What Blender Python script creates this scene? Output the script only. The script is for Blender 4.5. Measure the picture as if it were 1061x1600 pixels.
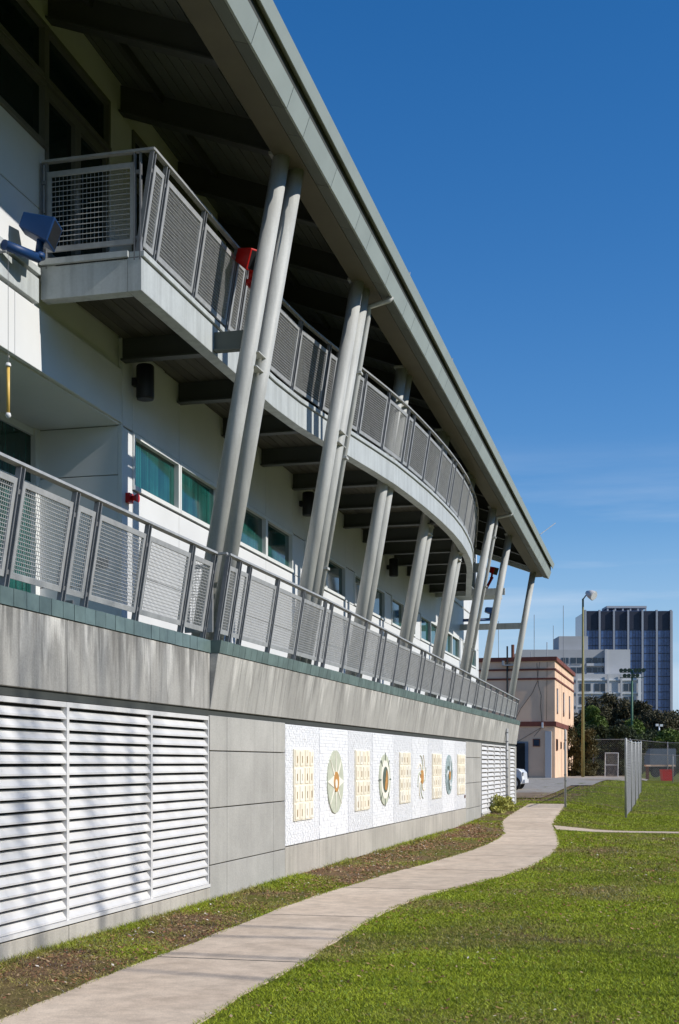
import bpy, math, random
import numpy as np
from mathutils import Vector, Matrix, noise
R = math.radians
sc = bpy.context.scene
for o in list(bpy.data.objects): bpy.data.objects.remove(o)
C = sc.collection
rnd = random.Random(7)

# ------------------------------------------------------------------ camera
YAW = 14.2775
cam = bpy.data.cameras.new('camera'); camo = bpy.data.objects.new('camera', cam); C.objects.link(camo)
camo.location = (0, 0, 1.6); camo.rotation_euler = (R(90), 0, R(YAW))
cam.sensor_fit = 'VERTICAL'; cam.sensor_height = 36.0; cam.sensor_width = 24.0
cam.lens = 36.0 * 2065 / 1600; cam.shift_y = (1192 - 800) / 1600; cam.clip_start = .1; cam.clip_end = 9000
sc.camera = camo
# ------------------------------------------------------------------ sky and sun
SUN_AZ, SUN_EL = -3.0, 34.5          # azimuth from +X towards +Y
w = bpy.data.worlds.new('World'); sc.world = w; w.use_nodes = True
nt = w.node_tree; N = nt.nodes; bg = N['Background']
sky = N.new('ShaderNodeTexSky'); sky.sky_type = 'NISHITA'; sky.sun_disc = False
sky.sun_elevation = R(SUN_EL); sky.sun_rotation = R(90 - SUN_AZ)
sky.air_density = 1.0; sky.dust_density = 0.0; sky.ozone_density = 2.0; sky.altitude = 0
hs = N.new('ShaderNodeHueSaturation'); hs.inputs['Saturation'].default_value = 1.36; hs.inputs['Value'].default_value = 1.0
tn = N.new('ShaderNodeMixRGB'); tn.blend_type = 'MULTIPLY'; tn.inputs[0].default_value = 1; tn.inputs[2].default_value = (1.0, .985, 1.07, 1)
nt.links.new(sky.outputs[0], tn.inputs[1]); nt.links.new(tn.outputs[0], hs.inputs['Color'])
tc = N.new('ShaderNodeTexCoord'); mp = N.new('ShaderNodeMapping'); mp.inputs['Scale'].default_value = (1.2, 1.2, 12)
nz = N.new('ShaderNodeTexNoise'); nz.inputs['Scale'].default_value = 2.2; nz.inputs['Detail'].default_value = 6; nz.inputs['Roughness'].default_value = .55
rp = N.new('ShaderNodeValToRGB'); rp.color_ramp.elements[0].position = .40; rp.color_ramp.elements[1].position = .68
nt.links.new(tc.outputs['Generated'], mp.inputs[0]); nt.links.new(mp.outputs[0], nz.inputs['Vector']); nt.links.new(nz.outputs['Fac'], rp.inputs[0])
sx = N.new('ShaderNodeSeparateXYZ'); nt.links.new(tc.outputs['Generated'], sx.inputs[0])
mr = N.new('ShaderNodeMapRange'); mr.inputs[1].default_value = .24; mr.inputs[2].default_value = .13; mr.inputs[3].default_value = 0; mr.inputs[4].default_value = .55
nt.links.new(sx.outputs[2], mr.inputs[0])
mm = N.new('ShaderNodeMath'); mm.operation = 'MULTIPLY'; nt.links.new(rp.outputs[0], mm.inputs[0]); nt.links.new(mr.outputs[0], mm.inputs[1])
mx = N.new('ShaderNodeMixRGB'); mx.inputs[2].default_value = (6.2, 6.9, 7.9, 1)
nt.links.new(mm.outputs[0], mx.inputs[0]); nt.links.new(hs.outputs[0], mx.inputs[1]); nt.links.new(mx.outputs[0], bg.inputs[0])
mh = N.new('ShaderNodeMapRange'); mh.inputs[1].default_value = .17; mh.inputs[2].default_value = .0; mh.inputs[3].default_value = 0; mh.inputs[4].default_value = .85
nt.links.new(sx.outputs[2], mh.inputs[0])
mz = N.new('ShaderNodeMixRGB'); mz.inputs[2].default_value = (2.8, 4.3, 6.7, 1)
nt.links.new(mh.outputs[0], mz.inputs[0]); nt.links.new(hs.outputs[0], mz.inputs[1]); nt.links.new(mz.outputs[0], mx.inputs[1])
bg.inputs[1].default_value = 0.12
sl = bpy.data.lights.new('sun', 'SUN'); sl.energy = 4.6; sl.angle = R(.53); sl.color = (1, .955, .88)
so = bpy.data.objects.new('sun', sl); C.objects.link(so)
sdir = Vector((math.cos(R(SUN_EL)) * math.cos(R(SUN_AZ)), math.cos(R(SUN_EL)) * math.sin(R(SUN_AZ)), math.sin(R(SUN_EL))))
so.rotation_euler = sdir.to_track_quat('Z', 'Y').to_euler(); so.location = (30, 0, 40)
vs = sc.view_settings; vs.view_transform = 'Standard'; vs.look = 'None'; vs.exposure = 0.0; vs.gamma = 1.0; vs.use_curve_mapping = False

# ------------------------------------------------------------------ materials
class NB:
    """small node builder"""
    def __init__(s, name):
        s.m = bpy.data.materials.new(name); s.m.use_nodes = True; s.t = s.m.node_tree
        s.p = s.t.nodes['Principled BSDF']; s.pos = None
    def n(s, typ, **kw):
        x = s.t.nodes.new(typ)
        for k, v in kw.items(): setattr(x, k, v)
        return x
    def l(s, a, b): s.t.links.new(a, b)
    def position(s, scale=(1, 1, 1)):
        g = s.n('ShaderNodeNewGeometry'); mpp = s.n('ShaderNodeMapping'); mpp.inputs['Scale'].default_value = scale
        s.l(g.outputs['Position'], mpp.inputs[0]); return mpp.outputs[0]
    def noise(s, scale, vec=(1, 1, 1), detail=4, rough=.55):
        x = s.n('ShaderNodeTexNoise'); x.inputs['Scale'].default_value = scale; x.inputs['Detail'].default_value = detail; x.inputs['Roughness'].default_value = rough
        s.l(s.position(vec), x.inputs['Vector']); return x.outputs['Fac']
    def ramp(s, fac, stops):
        x = s.n('ShaderNodeValToRGB'); e = x.color_ramp.elements
        while len(e) < len(stops): e.new(.5)
        for i, (p, c) in enumerate(stops):
            e[i].position = p; e[i].color = (c, c, c, 1) if isinstance(c, (int, float)) else (*c, 1)
        s.l(fac, x.inputs[0]); return x.outputs[0]
    def mix(s, fac, a, b, typ='MIX'):
        x = s.n('ShaderNodeMixRGB'); x.blend_type = typ
        for i, v in ((0, fac), (1, a), (2, b)):
            if isinstance(v, (int, float)): x.inputs[i].default_value = v if i == 0 else (v, v, v, 1)
            elif isinstance(v, tuple): x.inputs[i].default_value = (*v, 1)
            else: s.l(v, x.inputs[i])
        return x.outputs[0]
    def bump(s, h, strength=.3, dist=.01):
        x = s.n('ShaderNodeBump'); x.inputs['Strength'].default_value = strength; x.inputs['Distance'].default_value = dist
        s.l(h, x.inputs['Height']); s.l(x.outputs[0], s.p.inputs['Normal'])
    def col(s, c): s.l(c, s.p.inputs['Base Color'])
    def set(s, rough=.6, metal=0, spec=.4):
        s.p.inputs['Roughness'].default_value = rough; s.p.inputs['Metallic'].default_value = metal; s.p.inputs['Specular IOR Level'].default_value = spec
        return s.m

def plain(name, c, rough=.55, var=.12, scale=3.0, metal=0, spec=.4, bump=0, vec=(1, 1, 1), rand=0):
    b = NB(name)
    f = b.noise(scale, vec, 5)
    lo = tuple(max(0, x * (1 - var)) for x in c); hi = tuple(min(1, x * (1 + var)) for x in c)
    cc = b.ramp(f, [(.3, lo), (.7, hi)])
    if rand:
        oi = b.n('ShaderNodeObjectInfo'); cc = b.mix(1.0, cc, b.ramp(oi.outputs['Random'], [(0, 1 - rand), (1, 1 + rand)]), 'MULTIPLY')
    b.col(cc)
    if bump: b.bump(b.noise(scale * 12, vec, 6), bump, .01)
    return b.set(rough, metal, spec)

def concrete(name, c, streak=.5, rand=.06, w0=.56, w1=.74, wm=1.55, drip=0.0):
    b = NB(name)
    base = b.ramp(b.noise(1.3, (1, 1, 1), 6), [(.25, tuple(x * .82 for x in c)), (.75, tuple(min(1, x * 1.14) for x in c))])
    st = b.ramp(b.noise(1.0, (.4, 7, .5), 5, .6), [(.36, .46), (.52, 1.0), (.75, 1.0)])
    base = b.mix(streak, base, st, 'MULTIPLY')
    wt = b.ramp(b.noise(1.0, (.4, 4.5, .35), 4, .65), [(w0, 0), (w1, 1)])
    wt2 = b.mix(1.0, wt, b.ramp(b.noise(.6), [(.4, 0), (.6, 1)]), 'MULTIPLY')
    base = b.mix(b.mix(1.0, wt2, streak, 'MULTIPLY'), base, tuple(min(.85, x * wm) for x in c))
    if drip:      # runoff streaks starting under the coping tiles
        gq = b.n('ShaderNodeNewGeometry'); sq = b.n('ShaderNodeSeparateXYZ'); b.l(gq.outputs['Position'], sq.inputs[0])
        mq = b.n('ShaderNodeMapRange'); mq.inputs[1].default_value = 2.25; mq.inputs[2].default_value = 2.88; mq.inputs[3].default_value = -.13; mq.inputs[4].default_value = .09; b.l(sq.outputs[2], mq.inputs[0])
        for sc_, off, colr_ in ((3.2, 0, tuple(min(.85, x * 1.75) for x in c)), (5.5, 40, tuple(x * .42 for x in c))):
            nq = b.n('ShaderNodeTexNoise'); nq.inputs['Scale'].default_value = 1; nq.inputs['Detail'].default_value = 5; nq.inputs['Roughness'].default_value = .7
            mpq = b.n('ShaderNodeMapping'); mpq.inputs['Scale'].default_value = (.2, sc_, .45); mpq.inputs['Location'].default_value = (off, off, 0)
            b.l(gq.outputs['Position'], mpq.inputs[0]); b.l(mpq.outputs[0], nq.inputs['Vector'])
            aq = b.n('ShaderNodeMath', operation='ADD'); b.l(nq.outputs['Fac'], aq.inputs[0]); b.l(mq.outputs[0], aq.inputs[1])
            base = b.mix(b.mix(1.0, b.ramp(aq.outputs[0], [(.52, 0), (.68, 1)]), drip, 'MULTIPLY'), base, colr_)
    fine = b.ramp(b.noise(55, (1, 1, 1), 4), [(.3, .88), (.7, 1.08)])
    base = b.mix(1.0, base, fine, 'MULTIPLY')
    oi = b.n('ShaderNodeObjectInfo'); base = b.mix(1.0, base, b.ramp(oi.outputs['Random'], [(0, 1 - rand), (1, 1 + rand)]), 'MULTIPLY')
    b.col(base); b.bump(b.noise(30, (1, 1, 1), 6), .25, .01)
    return b.set(.85, 0, .25)

MT = {}
MT['conc'] = concrete('smooth_concrete', (.40, .39, .36), .12)
MT['conc_base'] = concrete('plinth_concrete', (.46, .43, .375), .3)
MT['band'] = concrete('board_formed_concrete', (.37, .36, .335), .5, .06, .52, .72, 1.5, .85)
MT['band_r'] = concrete('leaning_board_formed_concrete', (.405, .395, .365), .3, .10, .56, .74, 1.6, .6)
MT['tile'] = plain('green_glazed_tile', (.125, .175, .165), .35, .2, 6, rand=.16)
MT['white'] = plain('white_wall_panel', (.71, .715, .71), .5, .04, 1.2)
MT['white_metal'] = plain('white_louvre_paint', (.65, .64, .625), .5, .09, 3)
MT['frame'] = plain('pale_window_frame', (.72, .73, .71), .45, .04, 3)
MT['dframe'] = plain('upper_window_frame', (.15, .15, .13), .5, .06, 3)
def steel_paint(name, c):
    b = NB(name); base = b.ramp(b.noise(2.2, (1, 1, 1), 5), [(.3, tuple(x * .92 for x in c)), (.7, tuple(x * 1.06 for x in c))])
    base = b.mix(.55, base, b.ramp(b.noise(1.0, (9, 9, .5), 5, .6), [(.38, .72), (.55, 1.0)]), 'MULTIPLY')
    base = b.mix(1.0, base, b.ramp(b.noise(40, (1, 1, 1), 3), [(.3, .95), (.7, 1.04)]), 'MULTIPLY')
    b.col(base); b.bump(b.noise(25, (1, 1, 1), 4), .08, .005); return b.set(.55, 0, .4)
MT['paint'] = steel_paint('warm_grey_steel_paint', (.48, .485, .46))
MT['fascia'] = steel_paint('pale_grey_fascia_paint', (.48, .51, .51))
MT['roofmetal'] = plain('grey_green_roof_metal', (.33, .37, .34), .45, .07, 1.5, rand=.06)
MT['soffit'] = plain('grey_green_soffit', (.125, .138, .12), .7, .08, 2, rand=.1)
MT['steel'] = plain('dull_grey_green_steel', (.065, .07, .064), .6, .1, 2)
MT['brownsteel'] = plain('brown_grey_beam_paint', (.115, .105, .075), .65, .1, 2)
MT['galv'] = plain('galvanised_steel', (.36, .365, .365), .5, .14, 9, metal=.1, spec=.5)
MT['galvd'] = plain('dark_galvanised_post', (.20, .205, .215), .5, .14, 9, metal=.1)
MT['wire'] = plain('woven_wire', (.40, .405, .405), .5, .1, 9, metal=.05)
MT['dark'] = plain('dark_void', (.012, .013, .014), .9, .1)
MT['black'] = plain('black_powder_coat', (.014, .015, .018), .45, .1)
MT['blue'] = plain('blue_enamel', (.005, .04, .14), .5, .1)
MT['red'] = plain('red_enamel', (.55, .012, .010), .45, .1)
MT['yellow'] = plain('yellow_plastic', (.70, .47, .12), .4, .1)
MT['interior'] = plain('dim_interior', (.06, .08, .075), .8, .2)
MT['deck'] = plain('balcony_deck_board', (.095, .088, .07), .8, .2, 3, rand=.2, vec=(8, .5, 1))
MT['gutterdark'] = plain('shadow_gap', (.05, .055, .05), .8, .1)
def glass(name, c, rough=.04, spec=.8):
    b = NB(name); b.col(b.ramp(b.noise(.8, (1, 1, 1), 3), [(.3, tuple(x * .7 for x in c)), (.7, tuple(x * 1.25 for x in c))]))
    b.bump(b.noise(.7, (1, 1, 1), 1), .04, .02)
    return b.set(rough, 0, spec)
def blind_glass():
    b = NB('teal_glass_with_blinds'); st = b.ramp(b.noise(1.0, (.1, 22, .3), 2), [(.35, .55), (.65, 1.5)])
    lo = b.ramp(b.noise(.9, (1, 1, 1.6), 3), [(.35, (.005, .040, .032)), (.65, (.013, .085, .072))])
    b.col(b.mix(1.0, lo, st, 'MULTIPLY')); b.bump(b.noise(.7, (1, 1, 1), 1), .05, .02); return b.set(.05, 0, .5)
MT['glass'] = blind_glass()
MT['glass_plain'] = glass('teal_tinted_glass', (.008, .058, .048), .05, .45)
MT['glassd'] = glass('dark_upper_glass', (.006, .022, .022), .06, .35)
MT['glassblue'] = glass('blue_curtain_wall_glass', (.055, .105, .24), .12, .5)
MT['aptglass'] = glass('dark_flat_glass', (.02, .035, .055), .1, .6)

def lawn_mat():
    b = NB('lawn_soil_and_grass')
    g1 = b.ramp(b.noise(9, (1, 1, 1), 6, .7), [(.3, (.06, .075, .008)), (.5, (.12, .14, .016)), (.72, (.20, .21, .035))])
    br = b.ramp(b.noise(7, (1, 1, 1), 6, .75), [(.3, (.10, .062, .034)), (.55, (.20, .13, .075)), (.8, (.32, .22, .135))])
    # worn strip between wall and footpath, and big dry patches
    gx = b.n('ShaderNodeNewGeometry'); sp = b.n('ShaderNodeSeparateXYZ'); b.l(gx.outputs['Position'], sp.inputs[0])
    mrr = b.n('ShaderNodeMapRange'); mrr.inputs[1].default_value = -3.2; mrr.inputs[2].default_value = -4.3; mrr.inputs[3].default_value = 0; mrr.inputs[4].default_value = .2
    b.l(sp.outputs[0], mrr.inputs[0])
    pt = b.n('ShaderNodeMath', operation='ADD'); b.l(b.noise(.55, (1, 1, 1), 5, .6), pt.inputs[0]); b.l(mrr.outputs[0], pt.inputs[1])
    fac = b.ramp(pt.outputs[0], [(.54, .0), (.72, 1.0)])
    b.col(b.mix(fac, g1, br)); b.bump(b.noise(40, (1, 1, 1), 6), .8, .03)
    return b.set(.95, 0, .1)
MT['lawn'] = lawn_mat()
def path_mat():
    b = NB('buff_concrete_path')
    a = b.ramp(b.noise(1.1, (1, 1, 1), 6, .6), [(.3, (.59, .47, .36)), (.7, (.70, .575, .45))])
    s2 = b.ramp(b.noise(4.0, (1, 1, 1), 6, .7), [(.35, .78), (.6, 1.05)])
    a = b.mix(1.0, a, s2, 'MULTIPLY')
    a = b.mix(1.0, a, b.ramp(b.noise(90, (1, 1, 1), 3), [(.3, .86), (.7, 1.1)]), 'MULTIPLY')
    oi = b.n('ShaderNodeObjectInfo'); a = b.mix(1.0, a, b.ramp(oi.outputs['Random'], [(0, .93), (1, 1.06)]), 'MULTIPLY')
    b.col(a); b.bump(b.noise(70, (1, 1, 1), 6), .3, .008)
    return b.set(.9, 0, .2)
MT['path'] = path_mat()
def gravel_mat():
    b = NB('gravel_and_dirt')
    gr = b.ramp(b.noise(3.5, (1, 1, 1), 8, .75), [(.3, (.22, .20, .175)), (.55, (.36, .33, .29)), (.75, (.47, .44, .39))])
    dirt = b.ramp(b.noise(1.5, (1, 1, 1), 6, .7), [(.3, (.16, .11, .07)), (.7, (.30, .225, .15))])
    gx = b.n('ShaderNodeNewGeometry'); sp_ = b.n('ShaderNodeSeparateXYZ'); b.l(gx.outputs['Position'], sp_.inputs[0])
    m_ = b.n('ShaderNodeMapRange'); m_.inputs[1].default_value = 62; m_.inputs[2].default_value = 49; m_.inputs[3].default_value = -.08; m_.inputs[4].default_value = .22; b.l(sp_.outputs[1], m_.inputs[0])
    ad = b.n('ShaderNodeMath', operation='ADD'); b.l(b.noise(.35, (1, .35, 1), 5, .6), ad.inputs[0]); b.l(m_.outputs[0], ad.inputs[1])
    c1 = b.mix(b.ramp(ad.outputs[0], [(.45, 0), (.62, 1)]), gr, dirt)
    weeds = b.ramp(b.noise(.8, (1, .4, 1), 6, .7), [(.60, 0), (.68, 1)])
    b.col(b.mix(weeds, c1, (.10, .12, .03))); b.bump(b.noise(14, (1, 1, 1), 6), .8, .03)
    return b.set(.95, 0, .15)
MT['gravel'] = gravel_mat()
def attr_mat(name, rough=.6, trans=0.0):
    b = NB(name); a = b.n('ShaderNodeAttribute'); a.attribute_name = 'tint'; b.col(a.outputs['Color'])
    m = b.set(rough, 0, .2)
    return m
MT['grass'] = attr_mat('grass_blades', .55)
MT['leaf_litter'] = attr_mat('fallen_leaves', .8)
def foliage(name, c1, c2):
    b = NB(name); b.col(b.ramp(b.noise(.9, (1, 1, 1), 5, .7), [(.3, c1), (.7, c2)])); return b.set(.6, 0, .25)
MT['fol_brown'] = foliage('russet_evergreen_foliage', (.036, .033, .015), (.095, .082, .036))
MT['fol_dark'] = foliage('dark_green_foliage', (.016, .024, .008), (.055, .070, .022))
MT['fol_green'] = foliage('bright_green_foliage', (.05, .085, .012), (.13, .18, .03))
MT['fol_vine'] = foliage('olive_vine_foliage', (.045, .042, .014), (.11, .09, .03))
MT['fol_yellow'] = foliage('yellow_green_foliage', (.30, .32, .05), (.55, .52, .16))
MT['bark'] = plain('grey_brown_bark', (.09, .07, .05), .9, .3, 4, bump=.5)
MT['orange'] = plain('orange_stucco', (.77, .53, .36), .85, .12, .6, bump=.15)
MT['redtrim'] = plain('dark_red_trim', (.17, .048, .03), .7, .15, 2)
MT['apt'] = plain('grey_render', (.40, .40, .40), .8, .05, .2)
MT['apt2'] = plain('pale_render', (.50, .50, .50), .8, .05, .2)
MT['tower'] = plain('tower_concrete_fin', (.34, .36, .40), .7, .05, .1)
MT['towerdark'] = plain('tower_top_louvre', (.022, .026, .045), .5, .2, .3)
MT['green_pole'] = plain('green_pole_paint', (.05, .13, .07), .5, .1)
MT['ochre_pole'] = plain('ochre_pole_paint', (.22, .20, .075), .6, .15)
MT['carwhite'] = plain('white_car_paint', (.75, .76, .78), .25, .02)
MT['rubber'] = plain('black_rubber', (.02, .02, .02), .8, .1)
MT['bluegrey'] = plain('blue_grey_door_paint', (.12, .155, .20), .6, .1)
MT['rust'] = plain('rusty_brown_steel', (.16, .065, .04), .8, .25)
MT['mor'] = plain('mural_mortar', (.76, .76, .77), .9, .05, 20)
MT['chip'] = plain('white_mosaic_chip', (.86, .86, .87), .4, .03, 20, rand=.04)
MT['cream'] = plain('cream_ceramic', (.86, .79, .64), .65, .08, 6, rand=.05)
MT['cream2'] = plain('pale_cream_ceramic', (.87, .83, .72), .55, .06, 8)
MT['sage'] = plain('sage_green_ceramic', (.53, .55, .43), .55, .12, 8)
MT['ochre'] = plain('ochre_ceramic', (.55, .27, .07), .4, .25, 14)
MT['dgreen'] = plain('dark_green_ceramic', (.10, .13, .10), .4, .3, 14)
MT['teal'] = plain('teal_ceramic', (.32, .40, .40), .5, .3, 12)
MT['brownc'] = plain('brown_window_recess', (.36, .24, .11), .7, .3, 20)

# ------------------------------------------------------------------ mesh helpers
class MB:
    def __init__(s): s.v = []; s.f = []
    def hexa(s, p):            # 8 corners: bottom loop 0-3, top loop 4-7
        b = len(s.v); s.v += [tuple(x) for x in p]
        s.f += [tuple(b + i for i in q) for q in ((0, 3, 2, 1), (4, 5, 6, 7), (0, 1, 5, 4), (1, 2, 6, 5), (2, 3, 7, 6), (3, 0, 4, 7))]
        return s
    def box(s, x0, x1, y0, y1, z0, z1):
        return s.hexa([(x0, y0, z0), (x1, y0, z0), (x1, y1, z0), (x0, y1, z0), (x0, y0, z1), (x1, y0, z1), (x1, y1, z1), (x0, y1, z1)])
    def quad(s, a, b, c, d):
        k = len(s.v); s.v += [tuple(a), tuple(b), tuple(c), tuple(d)]; s.f.append((k, k + 1, k + 2, k + 3)); return s
    def poly(s, pts):
        k = len(s.v); s.v += [tuple(p) for p in pts]; s.f.append(tuple(range(k, k + len(pts)))); return s
    def tube(s, pts, r, n=10, cap=True):
        pts = [Vector(p) for p in pts]; rs = r if isinstance(r, (list, tuple)) else [r] * len(pts)
        rings = []
        d0 = (pts[1] - pts[0]).normalized(); a = d0.orthogonal().normalized()
        for i, p in enumerate(pts):
            if i == 0: d = d0
            elif i == len(pts) - 1: d = (pts[i] - pts[i - 1]).normalized()
            else: d = ((pts[i + 1] - pts[i]).normalized() + (pts[i] - pts[i - 1]).normalized()).normalized()
            a = (a - d * a.dot(d)).normalized(); b = d.cross(a)
            k = len(s.v)
            for j in range(n):
                t = 2 * math.pi * j / n; q = p + (a * math.cos(t) + b * math.sin(t)) * rs[i]; s.v.append(tuple(q))
            rings.append(k)
        for k0, k1 in zip(rings, rings[1:]):
            for j in range(n): s.f.append((k0 + j, k0 + (j + 1) % n, k1 + (j + 1) % n, k1 + j))
        if cap: s.f.append(tuple(rings[0] + j for j in range(n))[::-1]); s.f.append(tuple(rings[-1] + j for j in range(n)))
        return s
    def bar(s, a, b, wv, hv):   # box beam from a to b with half vectors
        a = Vector(a); b = Vector(b); wv = Vector(wv); hv = Vector(hv)
        return s.hexa([a - wv - hv, a + wv - hv, b + wv - hv, b - wv - hv, a - wv + hv, a + wv + hv, b + wv + hv, b - wv + hv])
    def sweep(s, prof, path):   # prof [(x,z)] added to path points (x,y,z); closed profile
        n = len(prof); rings = []
        for (x, y, z) in path:
            k = len(s.v); s.v += [(x + px, y, z + pz) for px, pz in prof]; rings.append(k)
        for k0, k1 in zip(rings, rings[1:]):
            for j in range(n): s.f.append((k0 + j, k0 + (j + 1) % n, k1 + (j + 1) % n, k1 + j))
        s.f.append(tuple(rings[0] + j for j in range(n))[::-1]); s.f.append(tuple(rings[-1] + j for j in range(n)))
        return s
    def mesh(s, name, mat, smooth=False):
        m = bpy.data.meshes.new(name); m.from_pydata(s.v, [], s.f); m.materials.append(MT[mat])
        if smooth: m.polygons.foreach_set('use_smooth', [len(p.vertices) == 4 for p in m.polygons])
        m.update(); return m

WO = {}   # world origin of objects built in world coordinates
def link(o, parent=None, loc=(0, 0, 0)):
    C.objects.link(o)
    if parent is not None:
        o.parent = parent
        o.location = Vector(loc) - WO.get(parent, Vector((0, 0, 0)))
    else: o.location = loc
    WO[o] = Vector(loc)
    return o
def ob(name, mb, mat, parent=None, smooth=False, loc=(0, 0, 0)):
    m = mb.mesh(name, mat, smooth) if isinstance(mb, MB) else mb
    return link(bpy.data.objects.new(name, m), parent, loc)
def tag(o, label=None, cat=None, group=None, kind=None):
    for k, v in (('label', label), ('category', cat), ('group', group), ('kind', kind)):
        if v: o[k] = v
    return o
def thing(name, loc, label, cat, group=None, rz=0):
    o = bpy.data.objects.new(name, None); link(o, None, loc); o.empty_display_size = .2
    o.rotation_euler.z = rz
    if rz: WO[o] = Vector((0, 0, 0))          # rotated parents hold parts in local coordinates
    return tag(o, label, cat, group)
def lob(name, mb, mat, parent, smooth=False, loc=(0, 0, 0)):   # part in the parent's local coordinates
    m = mb.mesh(name, mat, smooth) if isinstance(mb, MB) else mb
    o = bpy.data.objects.new(name, m); C.objects.link(o); o.parent = parent; o.location = loc; WO[o] = Vector((0, 0, 0)); return o
def bevel(o, wd=.006, seg=1):
    b = o.modifiers.new('bevel', 'BEVEL'); b.width = wd; b.segments = seg; b.limit_method = 'ANGLE'; return o

# ------------------------------------------------------------------ ground
def S(x): x = max(0., min(1., x)); return x * x * (3 - 2 * x)
def g(X, Y): return .2 * S((Y - 30) / 14) - .30 * S((X + 3.6) / 2.2) * S((Y - 28) / 12) + .35 * S((Y - 46) / 30)
def grid_sheet(name, mat, xs, ys, dz=0, mask=None):
    V = [(x, y, g(x, y) + dz) for y in ys for x in xs]; nx = len(xs); Fc = []
    for j in range(len(ys) - 1):
        for i in range(nx - 1):
            if mask and not mask((xs[i] + xs[i + 1]) / 2, (ys[j] + ys[j + 1]) / 2): continue
            Fc.append((j * nx + i, j * nx + i + 1, (j + 1) * nx + i + 1, (j + 1) * nx + i))
    b = MB(); b.v = V; b.f = Fc
    return b
xs = [-3000, -800, -200, -60, -30, -16] + [-10 + .5 * i for i in range(9)] + [-5.5 + .125 * i for i in range(45)] + [.5 + .5 * i for i in range(20)] + [14, 20, 40, 100, 300, 1000, 3000]
ys = [-400, -60, -20, -6] + [.5 * i for i in range(0, 140)] + [72, 76, 82, 90, 110, 150, 300, 700, 2000, 6000]
tag(ob('lawn', grid_sheet('lawn', 'lawn', xs, ys), 'lawn', smooth=True), kind='structure')

# footpath: slabs between the two surveyed edges
EL = [(-3.95, 5.6), (-4.04, 7.39), (-4.12, 8.42), (-4.15, 10.16), (-4.14, 11.0), (-4.17, 12.26), (-4.21, 14.0), (-4.17, 15.5), (-4.02, 18.35), (-3.84, 20.33), (-3.67, 22.42), (-3.58, 24.73), (-3.6, 27.26), (-3.74, 29.77), (-4.11, 32.39), (-4.44, 34.7), (-4.56, 37.23), (-4.67, 41.38), (-4.85, 45.4)]
ER = [(-2.8, 5.6), (-2.83, 7.7), (-2.88, 8.76), (-2.87, 9.67), (-2.89, 10.45), (-2.96, 11.64), (-3.0, 12.55), (-3.02, 13.86), (-2.96, 15.33), (-2.69, 16.89), (-2.36, 18.56), (-2.17, 20.49), (-2.09, 22.82), (-2.17, 25.67), (-2.46, 28.8), (-2.78, 31.7), (-3.04, 33.73), (-3.22, 37.2), (-3.45, 43.2), (-3.5, 45.4)]
def ip(E, y):
    for (x0, y0), (x1, y1) in zip(E, E[1:]):
        if y0 <= y <= y1: return x0 + (x1 - x0) * (y - y0) / (y1 - y0)
    return E[0][0] if y < E[0][1] else E[-1][0]
def ipl(y): return sum(ip(EL, y + d) for d in (-.6, -.3, 0, .3, .6)) / 5
def ipr(y): return sum(ip(ER, y + d) for d in (-.6, -.3, 0, .3, .6)) / 5
pb = MB()
for i in range(66):
    y0, y1 = 5.7 + .6 * i, 6.3 + .6 * i
    pb.quad((ipl(y0) + .03, y0, g(-4, y0) + .003), (ipr(y0) - .03, y0, g(ipr(y0), y0) + .003), (ipr(y1) - .03, y1, g(ipr(y1), y1) + .004), (ipl(y1) + .03, y1, g(-4, y1) + .004))
MT['joint'] = plain('dark_joint_filler', (.05, .04, .03), .95, .3, 8)
fp = tag(ob('footpath', pb, 'joint'), kind='structure')
joints = [5.7, 7.05, 10.15, 13.3, 16.4, 19.5, 22.6, 25.7, 28.7, 31.6, 34.6, 37.6, 40.6, 43.5, 45.3]
for k, (a, c) in enumerate(zip(joints, joints[1:])):
    b = MB(); n = 10; mcol = 7; a2, c2 = a + .019, c - .019; W_ = mcol + 2
    for i in range(n + 1):
        y = a2 + (c2 - a2) * i / n
        xl = ipl(y) + rnd.uniform(-.02, .02); xr = ipr(y) + rnd.uniform(-.02, .02)
        row = [(xl - .004, y, g(xl, y) - .06)] + [(xl + (xr - xl) * q / (mcol - 1), y, g(xl + (xr - xl) * q / (mcol - 1), y) + .009) for q in range(mcol)] + [(xr + .004, y, g(xr, y) - .06)]
        b.v += row
        if i:
            q = W_ * i; p = q - W_
            b.f += [(p + j, p + j + 1, q + j + 1, q + j) for j in range(W_ - 1)]
    b.f += [tuple(range(W_)), tuple(W_ * n + j for j in range(W_))[::-1]]
    ob('paving_slab', b, 'path', fp)
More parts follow.
